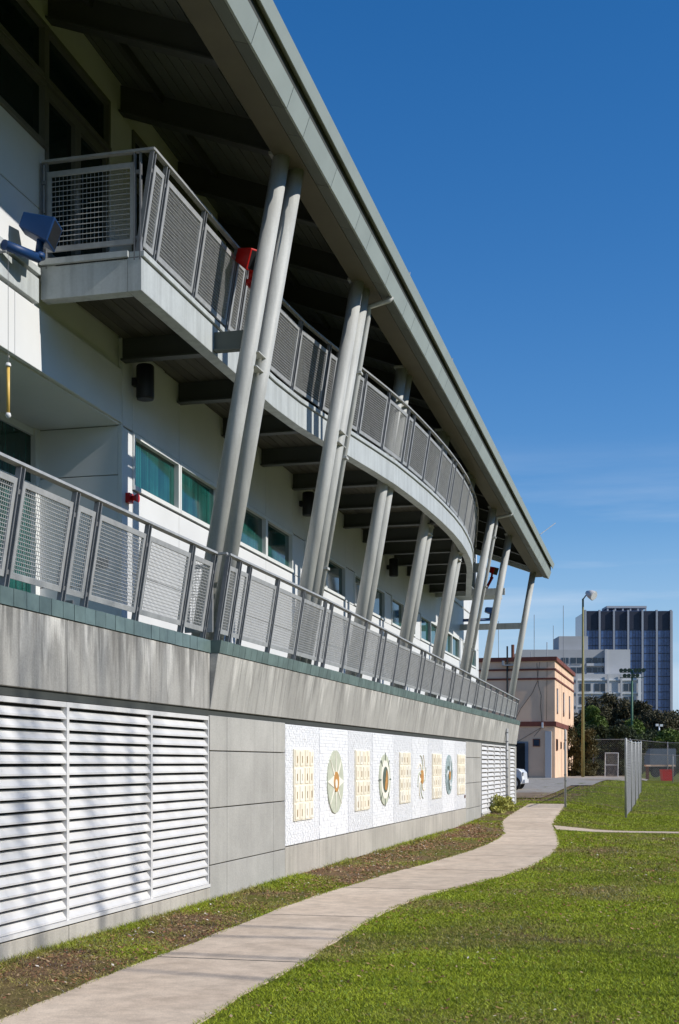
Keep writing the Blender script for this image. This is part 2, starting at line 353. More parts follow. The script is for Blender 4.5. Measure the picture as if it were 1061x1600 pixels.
# narrow side path running right
sp = MB()
pl = [(-2.9, 33.6), (-1.5, 34.2), (0.1, 31.6), (3, 29.5), (9, 27)]
pr = [(-2.7, 32.3), (-1.4, 32.9), (0.1, 30.2), (3, 28.2), (9, 25.7)]
pl = [(-3.0, 33.75), (-1.5, 33.6), (0.2, 33.4), (4, 33.0), (12, 32.2)]
pr = [(-2.78, 32.15), (-1.5, 32.25), (0.2, 32.1), (4, 31.7), (12, 30.9)]
for (a, b_), (c, d) in zip(zip(pl, pr), zip(pl[1:], pr[1:])):
    n = max(2, int((c[0] - a[0]) / .4))
    for i in range(n):
        t0, t1 = i / n, (i + 1) / n
        L0 = [a[k] + (c[k] - a[k]) * t0 for k in (0, 1)]; L1 = [a[k] + (c[k] - a[k]) * t1 for k in (0, 1)]
        R0 = [b_[k] + (d[k] - b_[k]) * t0 for k in (0, 1)]; R1 = [b_[k] + (d[k] - b_[k]) * t1 for k in (0, 1)]
        sp.hexa([(*R0, g(*R0) - .05), (*R1, g(*R1) - .05), (*L1, g(*L1) - .05), (*L0, g(*L0) - .05), (*R0, g(*R0) + .013), (*R1, g(*R1) + .013), (*L1, g(*L1) + .013), (*L0, g(*L0) + .013)])
tag(ob('side_path', sp, 'path'), kind='structure')
# gravel yard beyond the fence
def gedge(x): return 50.5 + 15 * max(0., x + 5.5) if x < -1.0 else 200
def gmask(x, y):
    e = noise.noise((x * .35, y * .2, 3)) * 2.2
    return (gedge(x) + e * 1.4 < y < 104 + e)
gxs = [-30 + 1.0 * i for i in range(30)] + [.5 * i for i in range(24)]; gys = [46 + 1.0 * i for i in range(62)]
tag(ob('gravel_yard', grid_sheet('gravel', 'gravel', gxs, gys, .035, gmask), 'gravel', smooth=True), kind='structure')

# ------------------------------------------------------------------ main building
XL = -5.25
def Xw(Y): return -6.7 - .0143 * (Y - 13)
B = thing('school_building', (-7, 28, 0), 'long two storey building with concrete base, white walls and big sloping eaves', 'building')
# --- lower wall: backing and concrete panels
b = MB(); b.box(-5.62, -5.305, 2, 45.0, -.4, 2.86); b.box(-30, -5.62, 44.7, 45.0, -.4, 2.86)
lw = ob('lower_wall', b, 'conc_base', B)
def cpanel(y0, y1, z0, z1, mat='conc', x1=XL):
    o = ob('concrete_panel', MB().box(x1 - .06, x1, y0 + .006, y1 - .006, z0 + .006, z1 - .006), mat, lw); bevel(o, .005)
ZR = [-.3, .405, 1.07, 1.74, 2.16]
for y0, y1 in ((14.52, 15.13), (15.13, 17.02), (17.02, 17.58), (33.88, 35.2), (35.2, 36.64)):
    for z0, z1 in zip(ZR, ZR[1:]): cpanel(y0, y1, z0, z1)
mdiv = [17.58, 19.4, 21.22, 23.04, 24.86, 26.68, 28.5, 30.32, 32.1, 33.88]
for y0, y1 in zip(mdiv, mdiv[1:]): cpanel(y0, y1, -.3, .43, 'conc_base')
for y0, y1 in ((4.0, 6.35), (6.35, 8.6), (8.6, 10.81), (10.81, 12.74), (12.74, 14.50), (36.66, 39.03), (39.03, 41.5), (41.5, 44.98)):
    cpanel(y0, y1, -.3, .155, 'conc_base', XL + .015)
cpanel(44.55, 44.98, .16, 2.16, 'conc')
# --- louvre vents
def louvre(y0, y1, parent_y, nsl=19, z0=.17, z1=2.14):
    L = ob('louvre_vent', MB().box(-5.304, -5.30, y0, y1, z0, z1), 'dark', B)
    fr = MB().box(-5.30, XL + .01, y0, y0 + .024, z0, z1).box(-5.30, XL + .01, y1 - .024, y1, z0, z1).box(-5.30, XL + .008, y0 + .024, y1 - .024, z1 - .045, z1).box(-5.30, XL + .03, y0, y1, z0 - .004, z0 + .03)
    ob('frame', fr, 'white_metal', L)
    p = (z1 - .05 - z0 - .035) / nsl
    me = MB()
    w_ = y1 - y0 - .05
    me.hexa([(.0, 0, 0), (.012, 0, .0), (.012, w_, 0), (0, w_, 0), (-.042, 0, p * .61), (-.036, 0, p * .65), (-.036, w_, p * .65), (-.042, w_, p * .61)])
    me.box(0, .012, 0, w_, -.016, -.0005)
    mesh = me.mesh('slat', 'white_metal')
    for i in range(nsl):
        o = bpy.data.objects.new('slat', mesh); link(o, L, (XL - .006, y0 + .025, z0 + .05 + i * p)); o.rotation_euler.x = rnd.uniform(-.0012, .0012)
    return L
for y0, y1 in ((6.4, 8.62), (8.62, 10.80), (10.80, 12.74), (12.74, 14.46)): louvre(y0, y1, 0)
for y0, y1 in ((36.66, 38.0), (38.0, 39.4), (39.4, 40.8), (40.8, 42.2), (43.2, 44.5)): louvre(y0, y1, 0, 15)
ob('concrete_pier', MB().box(-5.32, XL, 42.2, 43.2, .16, 2.15), 'conc', B)
# --- dark reveal under the parapet, parapet band (left vertical, right leaning), tiles
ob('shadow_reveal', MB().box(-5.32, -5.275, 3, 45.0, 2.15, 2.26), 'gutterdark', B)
LEAN = .16; YC = 14.52
bandL = [(3.0, 6.4), (6.4, 8.62), (8.62, 10.81), (10.81, 12.74), (12.74, YC)]
pband = ob('parapet_band', MB().box(-5.6, -5.32, 3, 45, 2.2, 2.86), 'band', B)
for y0, y1 in bandL:
    bevel(ob('band_panel', MB().box(-5.33, XL, y0 + .006, y1 - .006, 2.225, 2.875), 'band', pband), .006)
y = YC
while y < 44.9:
    y1 = min(45.0, y + rnd.choice((.34, .46, .58, .40, .9)))
    if 45 - y1 < .4: y1 = 45.0
    x0, x1 = XL + LEAN * .025, XL + LEAN * .66
    bevel(ob('band_panel', MB().hexa([(-5.33, y + .004, 2.225), (x0, y + .004, 2.225), (x0, y1 - .004, 2.225), (-5.33, y1 - .004, 2.225), (-5.33, y + .004, 2.875), (x1, y + .004, 2.875), (x1, y1 - .004, 2.875), (-5.33, y1 - .004, 2.875)]), 'band_r', pband), .005)
    y = y1
ntile = 0
tl = {}
def tile(x, y0, y1, lean):
    key = (round(y1 - y0, 3), lean)
    if key not in tl:
        d = LEAN * .145 * lean; wv = y1 - y0 - .007
        tl[key] = MB().hexa([(-.25, 0, 0), (.012, 0, 0), (.012, wv, 0), (-.25, wv, 0), (-.25, 0, .145), (.012 + d, 0, .145), (.012 + d, wv, .145), (-.25, wv, .145)]).mesh('parapet_tile', 'tile')
    o = bpy.data.objects.new('parapet_tile', tl[key]); link(o, pband, (x + rnd.uniform(-.0015, .0015), y0, 2.879 + rnd.uniform(-.001, .001)))
for i in range(47): tile(XL, YC - (i + 1) * .2245, YC - i * .2245, 0)
for i in range(132): tile(XL + LEAN * .66, YC + .0 + i * .2308, YC + (i + 1) * .2308, 1)
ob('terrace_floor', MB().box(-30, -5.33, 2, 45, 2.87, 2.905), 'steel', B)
ob('end_wall', MB().box(-30, -5.5, 45.01, 45.1, -.4, 2.9), 'conc', B)
# --- upper wall: backing, panels, windows
b = MB()
def wslab(b, y0, y1, z0, z1, d0=-.30, d1=-.06):
    b.hexa([(Xw(y0) + d0, y0, z0), (Xw(y0) + d1, y0, z0), (Xw(y1) + d1, y1, z0), (Xw(y1) + d0, y1, z0), (Xw(y0) + d0, y0, z1), (Xw(y0) + d1, y0, z1), (Xw(y1) + d1, y1, z1), (Xw(y1) + d0, y1, z1)])
wslab(b, 15.42, 49, 2.9, 5.04); wslab(b, 15.42, 49, 5.9, 7.0); wslab(b, 4, 15.42, 5.87, 8.25)
wslab(b, 4, 49, 9.72, 10.9)
uw = ob('upper_wall', b, 'white', B)
def wpanel(y0, y1, z0, z1, mat='white', d=0.0, nm='wall_panel'):
    mbx = MB(); wslab(mbx, y0 + .006, y1 - .006, z0 + .006, z1 - .006, -.058, d); o = ob(nm, mbx, mat, uw); bevel(o, .004); return o
def window(y0, y1, z0, z1, mat='frame', gl='glass', fw=.055, d=.02, mid=None, back=-.10):
    fr = MB()
    wslab(fr, y0, y1, z0, z0 + fw, -.12, d + .012); wslab(fr, y0, y1, z1 - fw, z1, -.12, d)
    wslab(fr, y0, y0 + fw, z0 + fw, z1 - fw, -.12, d); wslab(fr, y1 - fw, y1, z0 + fw, z1 - fw, -.12, d)
    for m in (mid or []): wslab(fr, m - fw / 2, m + fw / 2, z0 + fw, z1 - fw, -.12, d - .004)
    W = ob('window', fr, mat, B)
    edges = [y0 + fw] + [m for m in (mid or [])] + [y1 - fw]
    for a, c in zip(edges, edges[1:]):
        gm = MB(); wslab(gm, a + .004, c - .004, z0 + fw * .6, z1 - fw * .6, -.075, -.05); ob('pane', gm, gl, W)
    return W
PW = 4.25
ya = 15.42
# tall corner pier by the recess
wpanel(15.42, 15.74, 2.9, 4.4); wpanel(15.42, 15.74, 4.4, 5.83)
for k in range(8):
    y0 = 15.74 + PW * k
    if y0 > 48: break
    for j in (0, 1):
        a = y0 + j * 1.70
        window(a, a + 1.69, 5.10, 5.83)
        wpanel(a, a + 1.70, 4.02, 5.085); wpanel(a, a + 1.70, 2.9, 4.02)
    p0, p1 = y0 + 3.40, y0 + PW
    wpanel(p0, p1, 2.9, 4.02); wpanel(p0, p1, 4.02, 5.085); wpanel(p0, p1, 5.085, 5.83)
    wpanel(y0, y0 + 1.70, 5.84, 6.95); wpanel(y0 + 1.70, y0 + 3.4, 5.84, 6.95); wpanel(p0, p1, 5.84, 6.95)
for y0, y1 in ((8.2, 9.4), (9.4, 12.55), (12.55, 15.40)): wpanel(y0, y1, 5.86, 6.54)
wpanel(15.41, 15.74, 5.84, 6.95)
# grey channel continuing the balcony edge, then white upper panels left of the balcony
o = wpanel(4, 13.05, 6.56, 6.84, 'fascia', .03, 'floor_channel'); wpanel(4, 13.05, 6.86, 6.95, 'fascia', .05, 'floor_channel')
for y0, y1 in ((4, 7.2), (7.2, 10.1), (10.1, 13.25)):
    wpanel(y0, y1, 6.97, 7.62); wpanel(y0, y1, 7.62, 8.33)
# upper windows
for y0, y1 in ((6.4, 9.9), (9.9, 13.26)):
    window(y0, y1, 8.33, 9.06, 'dframe', 'glassd'); window(y0, y1, 9.07, 9.70, 'dframe', 'glassd')
window(13.26, 15.0, 9.07, 9.70, 'dframe', 'glassd')
def door(y0, y1):
    fr = MB(); wslab(fr, y0, y0 + .08, 7.04, 9.05, -.12, .0); wslab(fr, y1 - .08, y1, 7.04, 9.05, -.12, .0); wslab(fr, y0 + .08, y1 - .08, 8.95, 9.05, -.12, .0); wslab(fr, y0 + .08, y1 - .08, 7.04, 7.25, -.12, -.002)
    D = ob('balcony_door', fr, 'dframe', B); gm = MB(); wslab(gm, y0 + .07, y1 - .07, 7.2, 8.96, -.08, -.05); ob('pane', gm, 'glassd', D)
    hm = MB(); wslab(hm, y1 - .13, y1 - .10, 7.9, 8.2, .03, .05); ob('handle', hm, 'galv', D)
door(13.27, 14.1); door(14.1, 14.98)
for k in range(8):
    y0 = 15.0 + 4.2 * k
    wpanel(y0 + .02, y0 + .72, 7.0, 9.71)
    if y0 + 4.2 < 49:
        window(y0 + .73, y0 + 2.4, 7.95, 9.06, 'dframe', 'glassd'); window(y0 + 2.4, y0 + 4.2, 7.95, 9.06, 'dframe', 'glassd')
        window(y0 + .73, y0 + 2.4, 9.07, 9.70, 'dframe', 'glassd'); window(y0 + 2.4, y0 + 4.2, 9.07, 9.70, 'dframe', 'glassd')
        wpanel(y0 + .73, y0 + 4.2, 7.0, 7.94)
ob('end_wall', MB().box(-30, Xw(49), 49.0, 49.2, -.3, 9.6), 'white', B)
ob('interior', MB().box(-12, -11.9, 4, 49, 2.9, 11), 'interior', B)
ob('floor_slab', MB().box(-12, -7.3, 4, 49, 6.6, 6.95), 'interior', B)
# recess with glazed doors
b = MB(); b.box(-7.98, -6.762, 4, 15.42, 5.845, 5.866); ob('recess_soffit', b, 'white', B)
rs = ob('recess_side_wall', MB().box(-8.1, -6.80, 15.44, 15.6, 2.9, 5.84), 'white', B)
for z0, z1 in ((2.92, 3.83), (3.83, 5.22), (5.22, 5.842)):
    bevel(ob('wall_panel', MB().box(-7.88, -6.79, 15.40, 15.436, z0 + .006, z1 - .006), 'white', rs), .004)
ob('corner_trim', MB().box(-6.785, -6.735, 15.395, 15.44, 2.92, 5.84), 'frame', rs)
rb = MB().box(-8.02, -7.86, 15.28, 15.398, 2.9, 5.843)
for yy in (8.4, 9.9, 11.4, 12.9, 14.3): rb.box(-8.0, -7.88, yy, yy + .09, 2.9, 5.842)
for zz in (2.906, 5.05, 5.75): rb.box(-8.0, -7.89, 6, 15.3, zz, zz + .09)
gd = ob('recess_glazing', rb, 'frame', B)
for y0, y1 in ((8.49, 9.9), (9.99, 11.4), (11.49, 12.9), (12.99, 14.3), (14.39, 15.28)):
    for z0, z1 in ((2.99, 5.05), (5.14, 5.76)): ob('pane', MB().box(-7.955, -7.93, y0 - .01, y1 + .01, z0 - .01, z1 + .01), 'glass', gd)
ob('door_handle', MB().box(-7.89, -7.84, 14.45, 14.48, 3.7, 4.0), 'black', gd)
ob('wall_plate', MB().box(-7.55, -7.40, 15.385, 15.398, 3.55, 3.66), 'galvd', rs); ob('wall_plate', MB().box(-7.1, -6.92, 15.385, 15.398, 4.05, 4.18), 'galvd', rs)

# --- columns
cols = [(15.40, -5.52, 4.17, -4.66, 8.89), (19.35, -5.45, 4.28, -4.66, 8.75), (23.40, -5.55, 4.33, -4.80, 8.66), (27.50, -5.58, 4.29, -4.80, 8.49), (31.25, -5.56, 4.20, -4.80, 8.36), (34.90, -5.45, 4.22, -4.68, 8.37), (38.50, -5.43, 4.20, -4.68, 8.34), (44.70, -5.34, 4.13, -4.65, 8.04)]
def ztop(Y): return 8.98 - .0315 * (Y - 15.5)       # underside of the edge beam
CY = []
for k, (Y, xb, zb, xt, zt) in enumerate(cols):
    ln = (xt - xb) / (zt - zb); r = .105
    for j in range(2 if k < 5 else 1):
        dx, dy = j * (.075, .03, .02, .02, .02)[min(k, 4)], j * (.28 if k == 1 else .37)
        z0, z1 = 2.9, ztop(Y + dy) + .01
        p0 = Vector((xb + dx + ln * (z0 - zb), Y + dy, z0)); p1 = Vector((xb + dx + ln * (z1 - zb), Y + dy, z1))
        b = MB(); b.tube([p0, p1], r, 20)
        c = ob('column', b, 'paint', B, True)
        ob('base_plate', MB().box(p0.x - .2, p0.x + .2, p0.y - .2, p0.y + .2, 2.906, 2.93), 'paint', c)
        ob('cap_plate', MB().box(p1.x - .13, p1.x + .13, p1.y - .13, p1.y + .13, z1 - .035, z1 + .0), 'paint', c)
    CY.append((Y, lambda z, xb=xb, zb=zb, ln=ln: xb + ln * (z - zb)))
    if k < 5 and k != 2:
        for zz in (6.45, 6.62):                      # fin plates tying the pair
            x = xb + ln * (zz - zb)
            ob('tie_plate', MB().box(x - .04, x + .14, Y - .0, Y + .42, zz, zz + .014), 'paint', B)
# --- balcony outline (front edge)
front = [(13.11, -5.51), (15.5, -5.51), (17.9, -5.51), (19.0, -5.45), (20.0, -5.33), (21.2, -5.17), (22.3, -5.03), (23.4, -4.91), (24.6, -4.83), (25.8, -4.77), (27.2, -4.73), (28.7, -4.72), (30, -4.75), (31.2, -4.82), (32.4, -4.91), (33.6, -5.04), (34.8, -5.21), (36.0, -5.41), (37.2, -5.60), (38.4, -5.79), (39.7, -6.0)]
def fx(y):
    for (y0, x0), (y1, x1) in zip(front, front[1:]):
        if y0 <= y <= y1: return x0 + (x1 - x0) * (y - y0) / (y1 - y0)
    return -9
def strip(b, off0, off1, z0, z1):        # ribbon solid following the front edge, offsets outward
    P = []
    for i, (y, x) in enumerate(front):
        a = front[max(0, i - 1)]; c = front[min(len(front) - 1, i + 1)]
        t = Vector((c[1] - a[1], c[0] - a[0])).normalized(); nrm = Vector((t.y, -t.x))
        P.append(((x + nrm.x * off0, y + nrm.y * off0), (x + nrm.x * off1, y + nrm.y * off1)))
    for (i0, o0), (i1, o1) in zip(P, P[1:]):
        b.hexa([(*i0, z0), (*o0, z0), (*o1, z0), (*i1, z0), (*i0, z1), (*o0, z1), (*o1, z1), (*i1, z1)])
    return b
def strip_surface(off0, off1, z0, z1, name, mat, parent):
    b = MB(); n = len(front)
    for i, (y, x) in enumerate(front):
        a = front[max(0, i - 1)]; c = front[min(n - 1, i + 1)]
        t = Vector((c[1] - a[1], c[0] - a[0])).normalized(); nr = Vector((t.y, -t.x))
        for off, z in ((off0, z0), (off1, z0), (off1, z1), (off0, z1)): b.v.append((x + nr.x * off, y + nr.y * off, z))
        if i:
            q = 4 * i; p = q - 4
            for j in range(4): b.f.append((p + j, p + (j + 1) % 4, q + (j + 1) % 4, q + j))
    b.f += [(3, 2, 1, 0), (4 * n - 4, 4 * n - 3, 4 * n - 2, 4 * n - 1)]
    o = ob(name, b, mat, parent); md = o.modifiers.new('b', 'BEVEL'); md.width = .004; md.limit_method = 'ANGLE'; md.angle_limit = R(50)
    return o
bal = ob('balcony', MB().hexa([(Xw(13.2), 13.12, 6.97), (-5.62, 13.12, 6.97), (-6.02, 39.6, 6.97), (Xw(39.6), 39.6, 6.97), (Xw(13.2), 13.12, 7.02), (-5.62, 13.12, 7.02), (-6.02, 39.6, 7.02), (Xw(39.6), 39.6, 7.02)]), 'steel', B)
strip_surface(-.16, 0, 6.63, 6.985, 'edge_beam', 'fascia', bal)
strip_surface(-.14, .03, 6.992, 7.055, 'edge_trim', 'fascia', bal)
strip_surface(-1.0, -.161, 6.972, 7.02, 'deck_edge', 'steel', bal)
ob('end_beam', MB().box(Xw(13.1) + .02, -5.672, 13.11, 13.27, 6.63, 6.985), 'fascia', bal)
ob('end_beam', MB().box(Xw(39.7) + .02, -6.17, 39.55, 39.69, 6.63, 6.985), 'fascia', bal)
ob('end_trim', MB().box(Xw(13.1) + .02, -5.655, 13.07, 13.25, 6.992, 7.055), 'fascia', bal)
xb = -7.02
while xb < -4.95:
    x1 = xb + .145
    ys_ = [13.28 + .2 * i for i in range(140)]
    ok = [y for y in ys_ if fx(y) - .17 > x1 and xb > Xw(y) - .12]
    if ok:
        bm_ = MB().box(xb + .004, x1 - .004, ok[0], ok[-1], 6.925, 6.965)
        ob('deck_board', bm_, 'deck', bal)
    xb = x1
yb = 13.42
jy = []
y = 15.5
beamY = [15.4, 17.4, 19.35, 21.4, 23.4, 25.45, 27.5, 29.4, 31.25, 33.1, 34.9, 36.7, 38.5]
for y in beamY:
    x0, x1 = Xw(y) + .01, fx(y) - .165
    bb = MB().box(x0, x1, y - .012, y + .012, 6.655, 6.92).box(x0, x1, y - .075, y + .075, 6.632, 6.654)
    ob('floor_beam', bb, 'steel', bal)
for k in (0, 5):          # brackets from edge beam out to the columns
    Y, f = CY[k]; xo = f(6.8)
    if fx(Y) < xo: ob('bracket', MB().box(fx(Y) + .002, xo, Y - .012, Y + .012, 6.68, 6.9).box(fx(Y) + .002, xo, Y - .06, Y + .06, 6.66, 6.679), 'soffit', bal)
# --- far end framing
ob('tie_beam', MB().box(Xw(40.1), -5.02, 40.02, 40.12, 6.70, 6.90), 'paint', B)
ob('tie_beam', MB().box(Xw(44.7) + .02, -5.02, 44.65, 44.75, 6.12, 6.32), 'paint', B)
ob('small_canopy', MB().box(-6.9, -5.5, 41.5, 43.2, 6.95, 7.05), 'fascia', B)
# --- roof
RS = .37
def zr(X, Y): return 9.02 - .0315 * (Y - 15.5) + RS * (-4.70 - X)     # underside of rafters
Y0, Y1 = 4.5, 45.6
def slope_slab(b, xa, xc, ya, yc, lo, hi):
    p = []
    for h in (lo, hi):
        for (x, y) in ((xa, ya), (xc, ya), (xc, yc), (xa, yc)): p.append((x, y, zr(x, y) + h))
    return b.hexa([p[0], p[1], p[2], p[3], p[4], p[5], p[6], p[7]])
roof = ob('roof', slope_slab(MB(), -13, -4.2, Y0, Y1, .47, .53), 'roofmetal', B)
yy = 15.5 - 2.05 * 5
while yy < 45.6:
    rf = slope_slab(MB(), -7.6, -4.70, yy - .012, yy + .012, .025, .36); slope_slab(rf, -7.6, -4.70, yy - .08, yy + .08, .0, .024)
    ob('rafter', rf, 'steel', roof); yy += 2.05
ob('rafter', slope_slab(MB(), -7.6, -4.70, 45.45, 45.55, .0, .4), 'fascia', roof)
xx = -7.5
while xx < -4.75:
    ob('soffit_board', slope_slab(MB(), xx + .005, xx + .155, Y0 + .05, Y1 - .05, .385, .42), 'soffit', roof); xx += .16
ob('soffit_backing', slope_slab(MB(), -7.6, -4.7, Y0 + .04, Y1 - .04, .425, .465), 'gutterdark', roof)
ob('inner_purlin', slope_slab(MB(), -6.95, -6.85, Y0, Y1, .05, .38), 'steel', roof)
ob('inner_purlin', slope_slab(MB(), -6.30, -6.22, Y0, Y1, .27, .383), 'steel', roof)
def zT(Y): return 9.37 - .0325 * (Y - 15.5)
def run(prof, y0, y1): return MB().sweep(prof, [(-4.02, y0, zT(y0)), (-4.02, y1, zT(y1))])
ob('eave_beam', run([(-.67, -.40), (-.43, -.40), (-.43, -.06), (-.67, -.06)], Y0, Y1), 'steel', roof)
ob('beam_flange', run([(-.70, -.425), (-.40, -.425), (-.40, -.401), (-.70, -.401)], Y0, Y1), 'brownsteel', roof)
ob('gutter', run([(0, 0), (-.05, -.15), (-.065, -.15), (-.10, -.09), (-.30, -.05), (-.30, .03), (-.02, .012)], Y0, Y1), 'roofmetal', roof)
ob('gutter_gap', run([(-.12, -.11), (-.125, -.27), (-.35, -.27), (-.35, -.11)], Y0 + .02, Y1 - .02), 'gutterdark', roof)
y = Y0; k = 0
while y < Y1 - .3:
    y1 = min(Y1, y + (1.28 if k % 3 else .66)); k += 1
    a, c = y + .006, y1 - .006
    ob('fascia_panel', run([(-.11, -.275), (-.19, -.50), (-.22, -.495), (-.15, -.27)], a, c), 'roofmetal', roof)
    ob('soffit_panel', run([(-.225, -.494), (-.385, -.44), (-.385, -.425), (-.225, -.475)], a, c), 'soffit', roof)
    y = y1
for y in (13.0, 20.4, 24.5, 31.2, 36.0):    # small roof anchors
    ob('roof_anchor', MB().tube([(-4.06, y, zT(y)), (-4.05, y, zT(y) + .1)], .008, 6), 'galv', roof)
ob('roof_anchor', MB().tube([(-4.0, 40.5, zT(40.5)), (-3.6, 41.2, zT(40.5) + .45)], .012, 6), 'galv', roof)
# --- downpipes with gutter elbows
for k, dx in ((1, .10), (5, .10)):
    Y, f = CY[k]; y = Y + .50 if k == 1 else Y + .32
    zt = ztop(y) - .12
    pts = [(-4.23, y, zT(y) - .47), (-4.27, y, zT(y) - .53), (f(zt) + dx - .02, y, zt - .10), (f(zt - .2) + dx, y, zt - .26), (f(2.95) + dx, y, 2.95)]
    dp = ob('downpipe', MB().tube(pts, .045, 12), 'paint', B, True)
    for zz in (4.6, 6.3, 7.6): ob('pipe_clip', MB().box(f(zz) + dx - .20, f(zz) + dx + .07, y - .07, y + .07, zz, zz + .035), 'paint', dp)

# ------------------------------------------------------------------ railings
def mesh_pair(width, height, pitch=.032, fr=.05, wt=.0032):
    f = MB(); d = .012
    f.box(-d, d, 0, width, 0, fr); f.box(-d, d, 0, width, height - fr, height); f.box(-d, d, 0, fr, fr, height - fr); f.box(-d, d, width - fr, width, fr, height - fr)
    wv = MB(); n = int((width - 2 * fr) / pitch); m_ = int((height - 2 * fr) / pitch)
    def wire(a, c, up, k):
        a = Vector(a); c = Vector(c)
        if up: o1, o2 = Vector((wt, 0, 0)), Vector((0, wt * .7, 0))
        else: o1, o2 = Vector((wt, 0, 0)), Vector((0, 0, wt * 1.25))
        q = len(wv.v)
        for p in (a, c):
            for s_ in (o1, o2, -o1, -o2): wv.v.append(tuple(p + s_))
        for j in range(4): wv.f.append((q + j, q + (j + 1) % 4, q + 4 + (j + 1) % 4, q + 4 + j))
    for i in range(n + 1): yv = fr + (width - 2 * fr) * i / max(1, n); wire((0, yv, fr), (0, yv, height - fr), True, i)
    for i in range(m_ + 1): zv = fr + (height - 2 * fr) * i / max(1, m_); wire((.003, fr, zv), (.003, width - fr, zv), False, i)
    return f.mesh('mesh_panel', 'galv'), wv.mesh('wire_mesh', 'wire')
PM = {}
def panel(parent, p0, p1, out, lean, zb, hgt, pitch=.032):
    """framed mesh panel between two base points, leaning outward"""
    p0 = Vector(p0); p1 = Vector(p1); ey = (p1 - p0); L = ey.length; ey /= L
    key = min((.30, .45, .9, 1.1), key=lambda k: abs(k - L))
    kk_ = (key, pitch)
    if kk_ not in PM: PM[kk_] = mesh_pair(key, .80, pitch)
    ex = Vector(out); ex = (ex - ey * ex.dot(ey)).normalized()
    upv = (Vector((0, 0, 1)) * math.cos(lean) + ex * math.sin(lean)); exx = ey.cross(upv).normalized()
    M = Matrix((exx, ey * (L / key), upv * (hgt / .80))).transposed().to_4x4()
    base = p0 + upv * (zb / math.cos(lean))
    M.translation = base - WO[parent]
    fo = bpy.data.objects.new('mesh_panel', PM[kk_][0]); C.objects.link(fo); fo.parent = parent; fo.matrix_local = M
    wo = bpy.data.objects.new('wire_mesh', PM[kk_][1]); C.objects.link(wo); wo.parent = fo
def post(parent, p, along, out, lean, h, double=True):
    al = Vector(along).normalized(); ex = Vector(out).normalized(); up = Vector((0, 0, 1)) * math.cos(lean) + ex * math.sin(lean)
    b = MB(); p = Vector(p)
    for s_ in ((-.032, .032) if double else (0,)):
        b.bar(p + al * s_ - up * .12, p + al * s_ + up * h, al * .007, ex * .024)
    b.bar(p - al * .04 + up * .12, p + al * .04 + up * .12, ex * .01, up * .02); b.bar(p - al * .04 + up * (h * .8), p + al * .04 + up * (h * .8), ex * .01, up * .02)
    ob('post', b, 'galvd', parent)
LA = math.atan(LEAN)
RT = thing('terrace_railing', (-5.3, 28, 2.9), 'lower leaning grey steel railing with wire mesh panels along the terrace parapet', 'railing')
def railtop(Y): return 4.05 - (.0132 * (Y - 20) if Y > 20 else 0)
def rx(Y, z): return (-5.38 if Y < 14.7 else -5.262) + LEAN * (z - 3.06)
for ps in ([5.0, 6.2, 7.4, 8.65, 9.9, 10.94, 11.41, 12.62, 13.90, 14.62], [14.78, 15.18, 15.58, 16.77, 18.0, 19.22, 19.6, 20.75, 21.95, 23.15, 23.53, 24.7, 25.9, 27.1, 27.48, 28.7, 29.9, 31.1, 31.48, 32.7, 33.9, 35.1, 35.48, 36.7, 37.9, 39.1, 39.48, 40.7, 41.9, 43.1, 44.3, 44.8]):
    for y in ps:
        h = (railtop(y) - 3.06 - .02) / math.cos(LA)
        post(RT, (rx(y, 3.06), y, 3.06), (0, 1, 0), (1, 0, 0), LA, h)
    for a, c in zip(ps, ps[1:]):
        hh = (railtop((a + c) / 2) - 3.06) ; gap = .05
        panel(RT, (rx(a, 3.06), a + gap, 3.06), (rx(c, 3.06), c - gap, 3.06), (1, 0, 0), LA, .075, (hh - .075 - .115) / math.cos(LA))
    b = MB()
    e0, e1 = ps[0] - .03, ps[-1] + .03; n = max(1, int((e1 - e0) / 4))
    for i in range(n):
        ya_, yb_ = e0 + (e1 - e0) * i / n, e0 + (e1 - e0) * (i + 1) / n
        for q, yq in ((0, ya_), (1, yb_)): pass
        b.bar((rx(ya_, railtop(ya_)), ya_, railtop(ya_)), (rx(yb_, railtop(yb_)), yb_, railtop(yb_)), (.03, 0, .005), (-.002, 0, .013))
    ob('top_rail', b, 'galv', RT)
# return at the corner
ob('top_rail', MB().bar((rx(14, 4.05) - .02, 14.66, 4.05), (rx(15, 4.05) + .02, 14.66, 4.05), (0, .03, 0), (0, 0, .013)), 'galv', RT)
panel(RT, (-5.62, 14.68, 3.06), (-5.27, 14.68, 3.06), (0, -1, 0), 0, .075, .80)

RB = thing('balcony_railing', (-5.4, 26, 7.05), 'upper grey steel railing with wire mesh panels following the curved balcony edge', 'railing')
# resample front edge by arc length
pts = [Vector((x - .045, y, 0)) for (y, x) in front]
for i in range(len(front)):
    a = front[max(0, i - 1)]; c = front[min(len(front) - 1, i + 1)]; t = Vector((c[1] - a[1], c[0] - a[0], 0)).normalized()
    pts[i] = Vector((front[i][1], front[i][0], 0)) - Vector((t.y, -t.x, 0)) * .045
acc = [0]
for p, q in zip(pts, pts[1:]): acc.append(acc[-1] + (q - p).length)
def at_s(s_):
    for i in range(len(acc) - 1):
        if acc[i] <= s_ <= acc[i + 1]:
            t = (s_ - acc[i]) / (acc[i + 1] - acc[i]); return pts[i].lerp(pts[i + 1], t)
    return pts[-1].copy()
ss = [.04, .42]
while ss[-1] < acc[-1] - .5:
    ss.append(ss[-1] + (1.2 if len(ss) % 4 else .40))
ss = ss[:-1] + [acc[-1] - .05]
ZB = 7.06
def outn(s_):
    t = (at_s(min(acc[-1], s_ + .15)) - at_s(max(0, s_ - .15))).normalized(); return Vector((t.y, -t.x, 0)), t
railpts = []
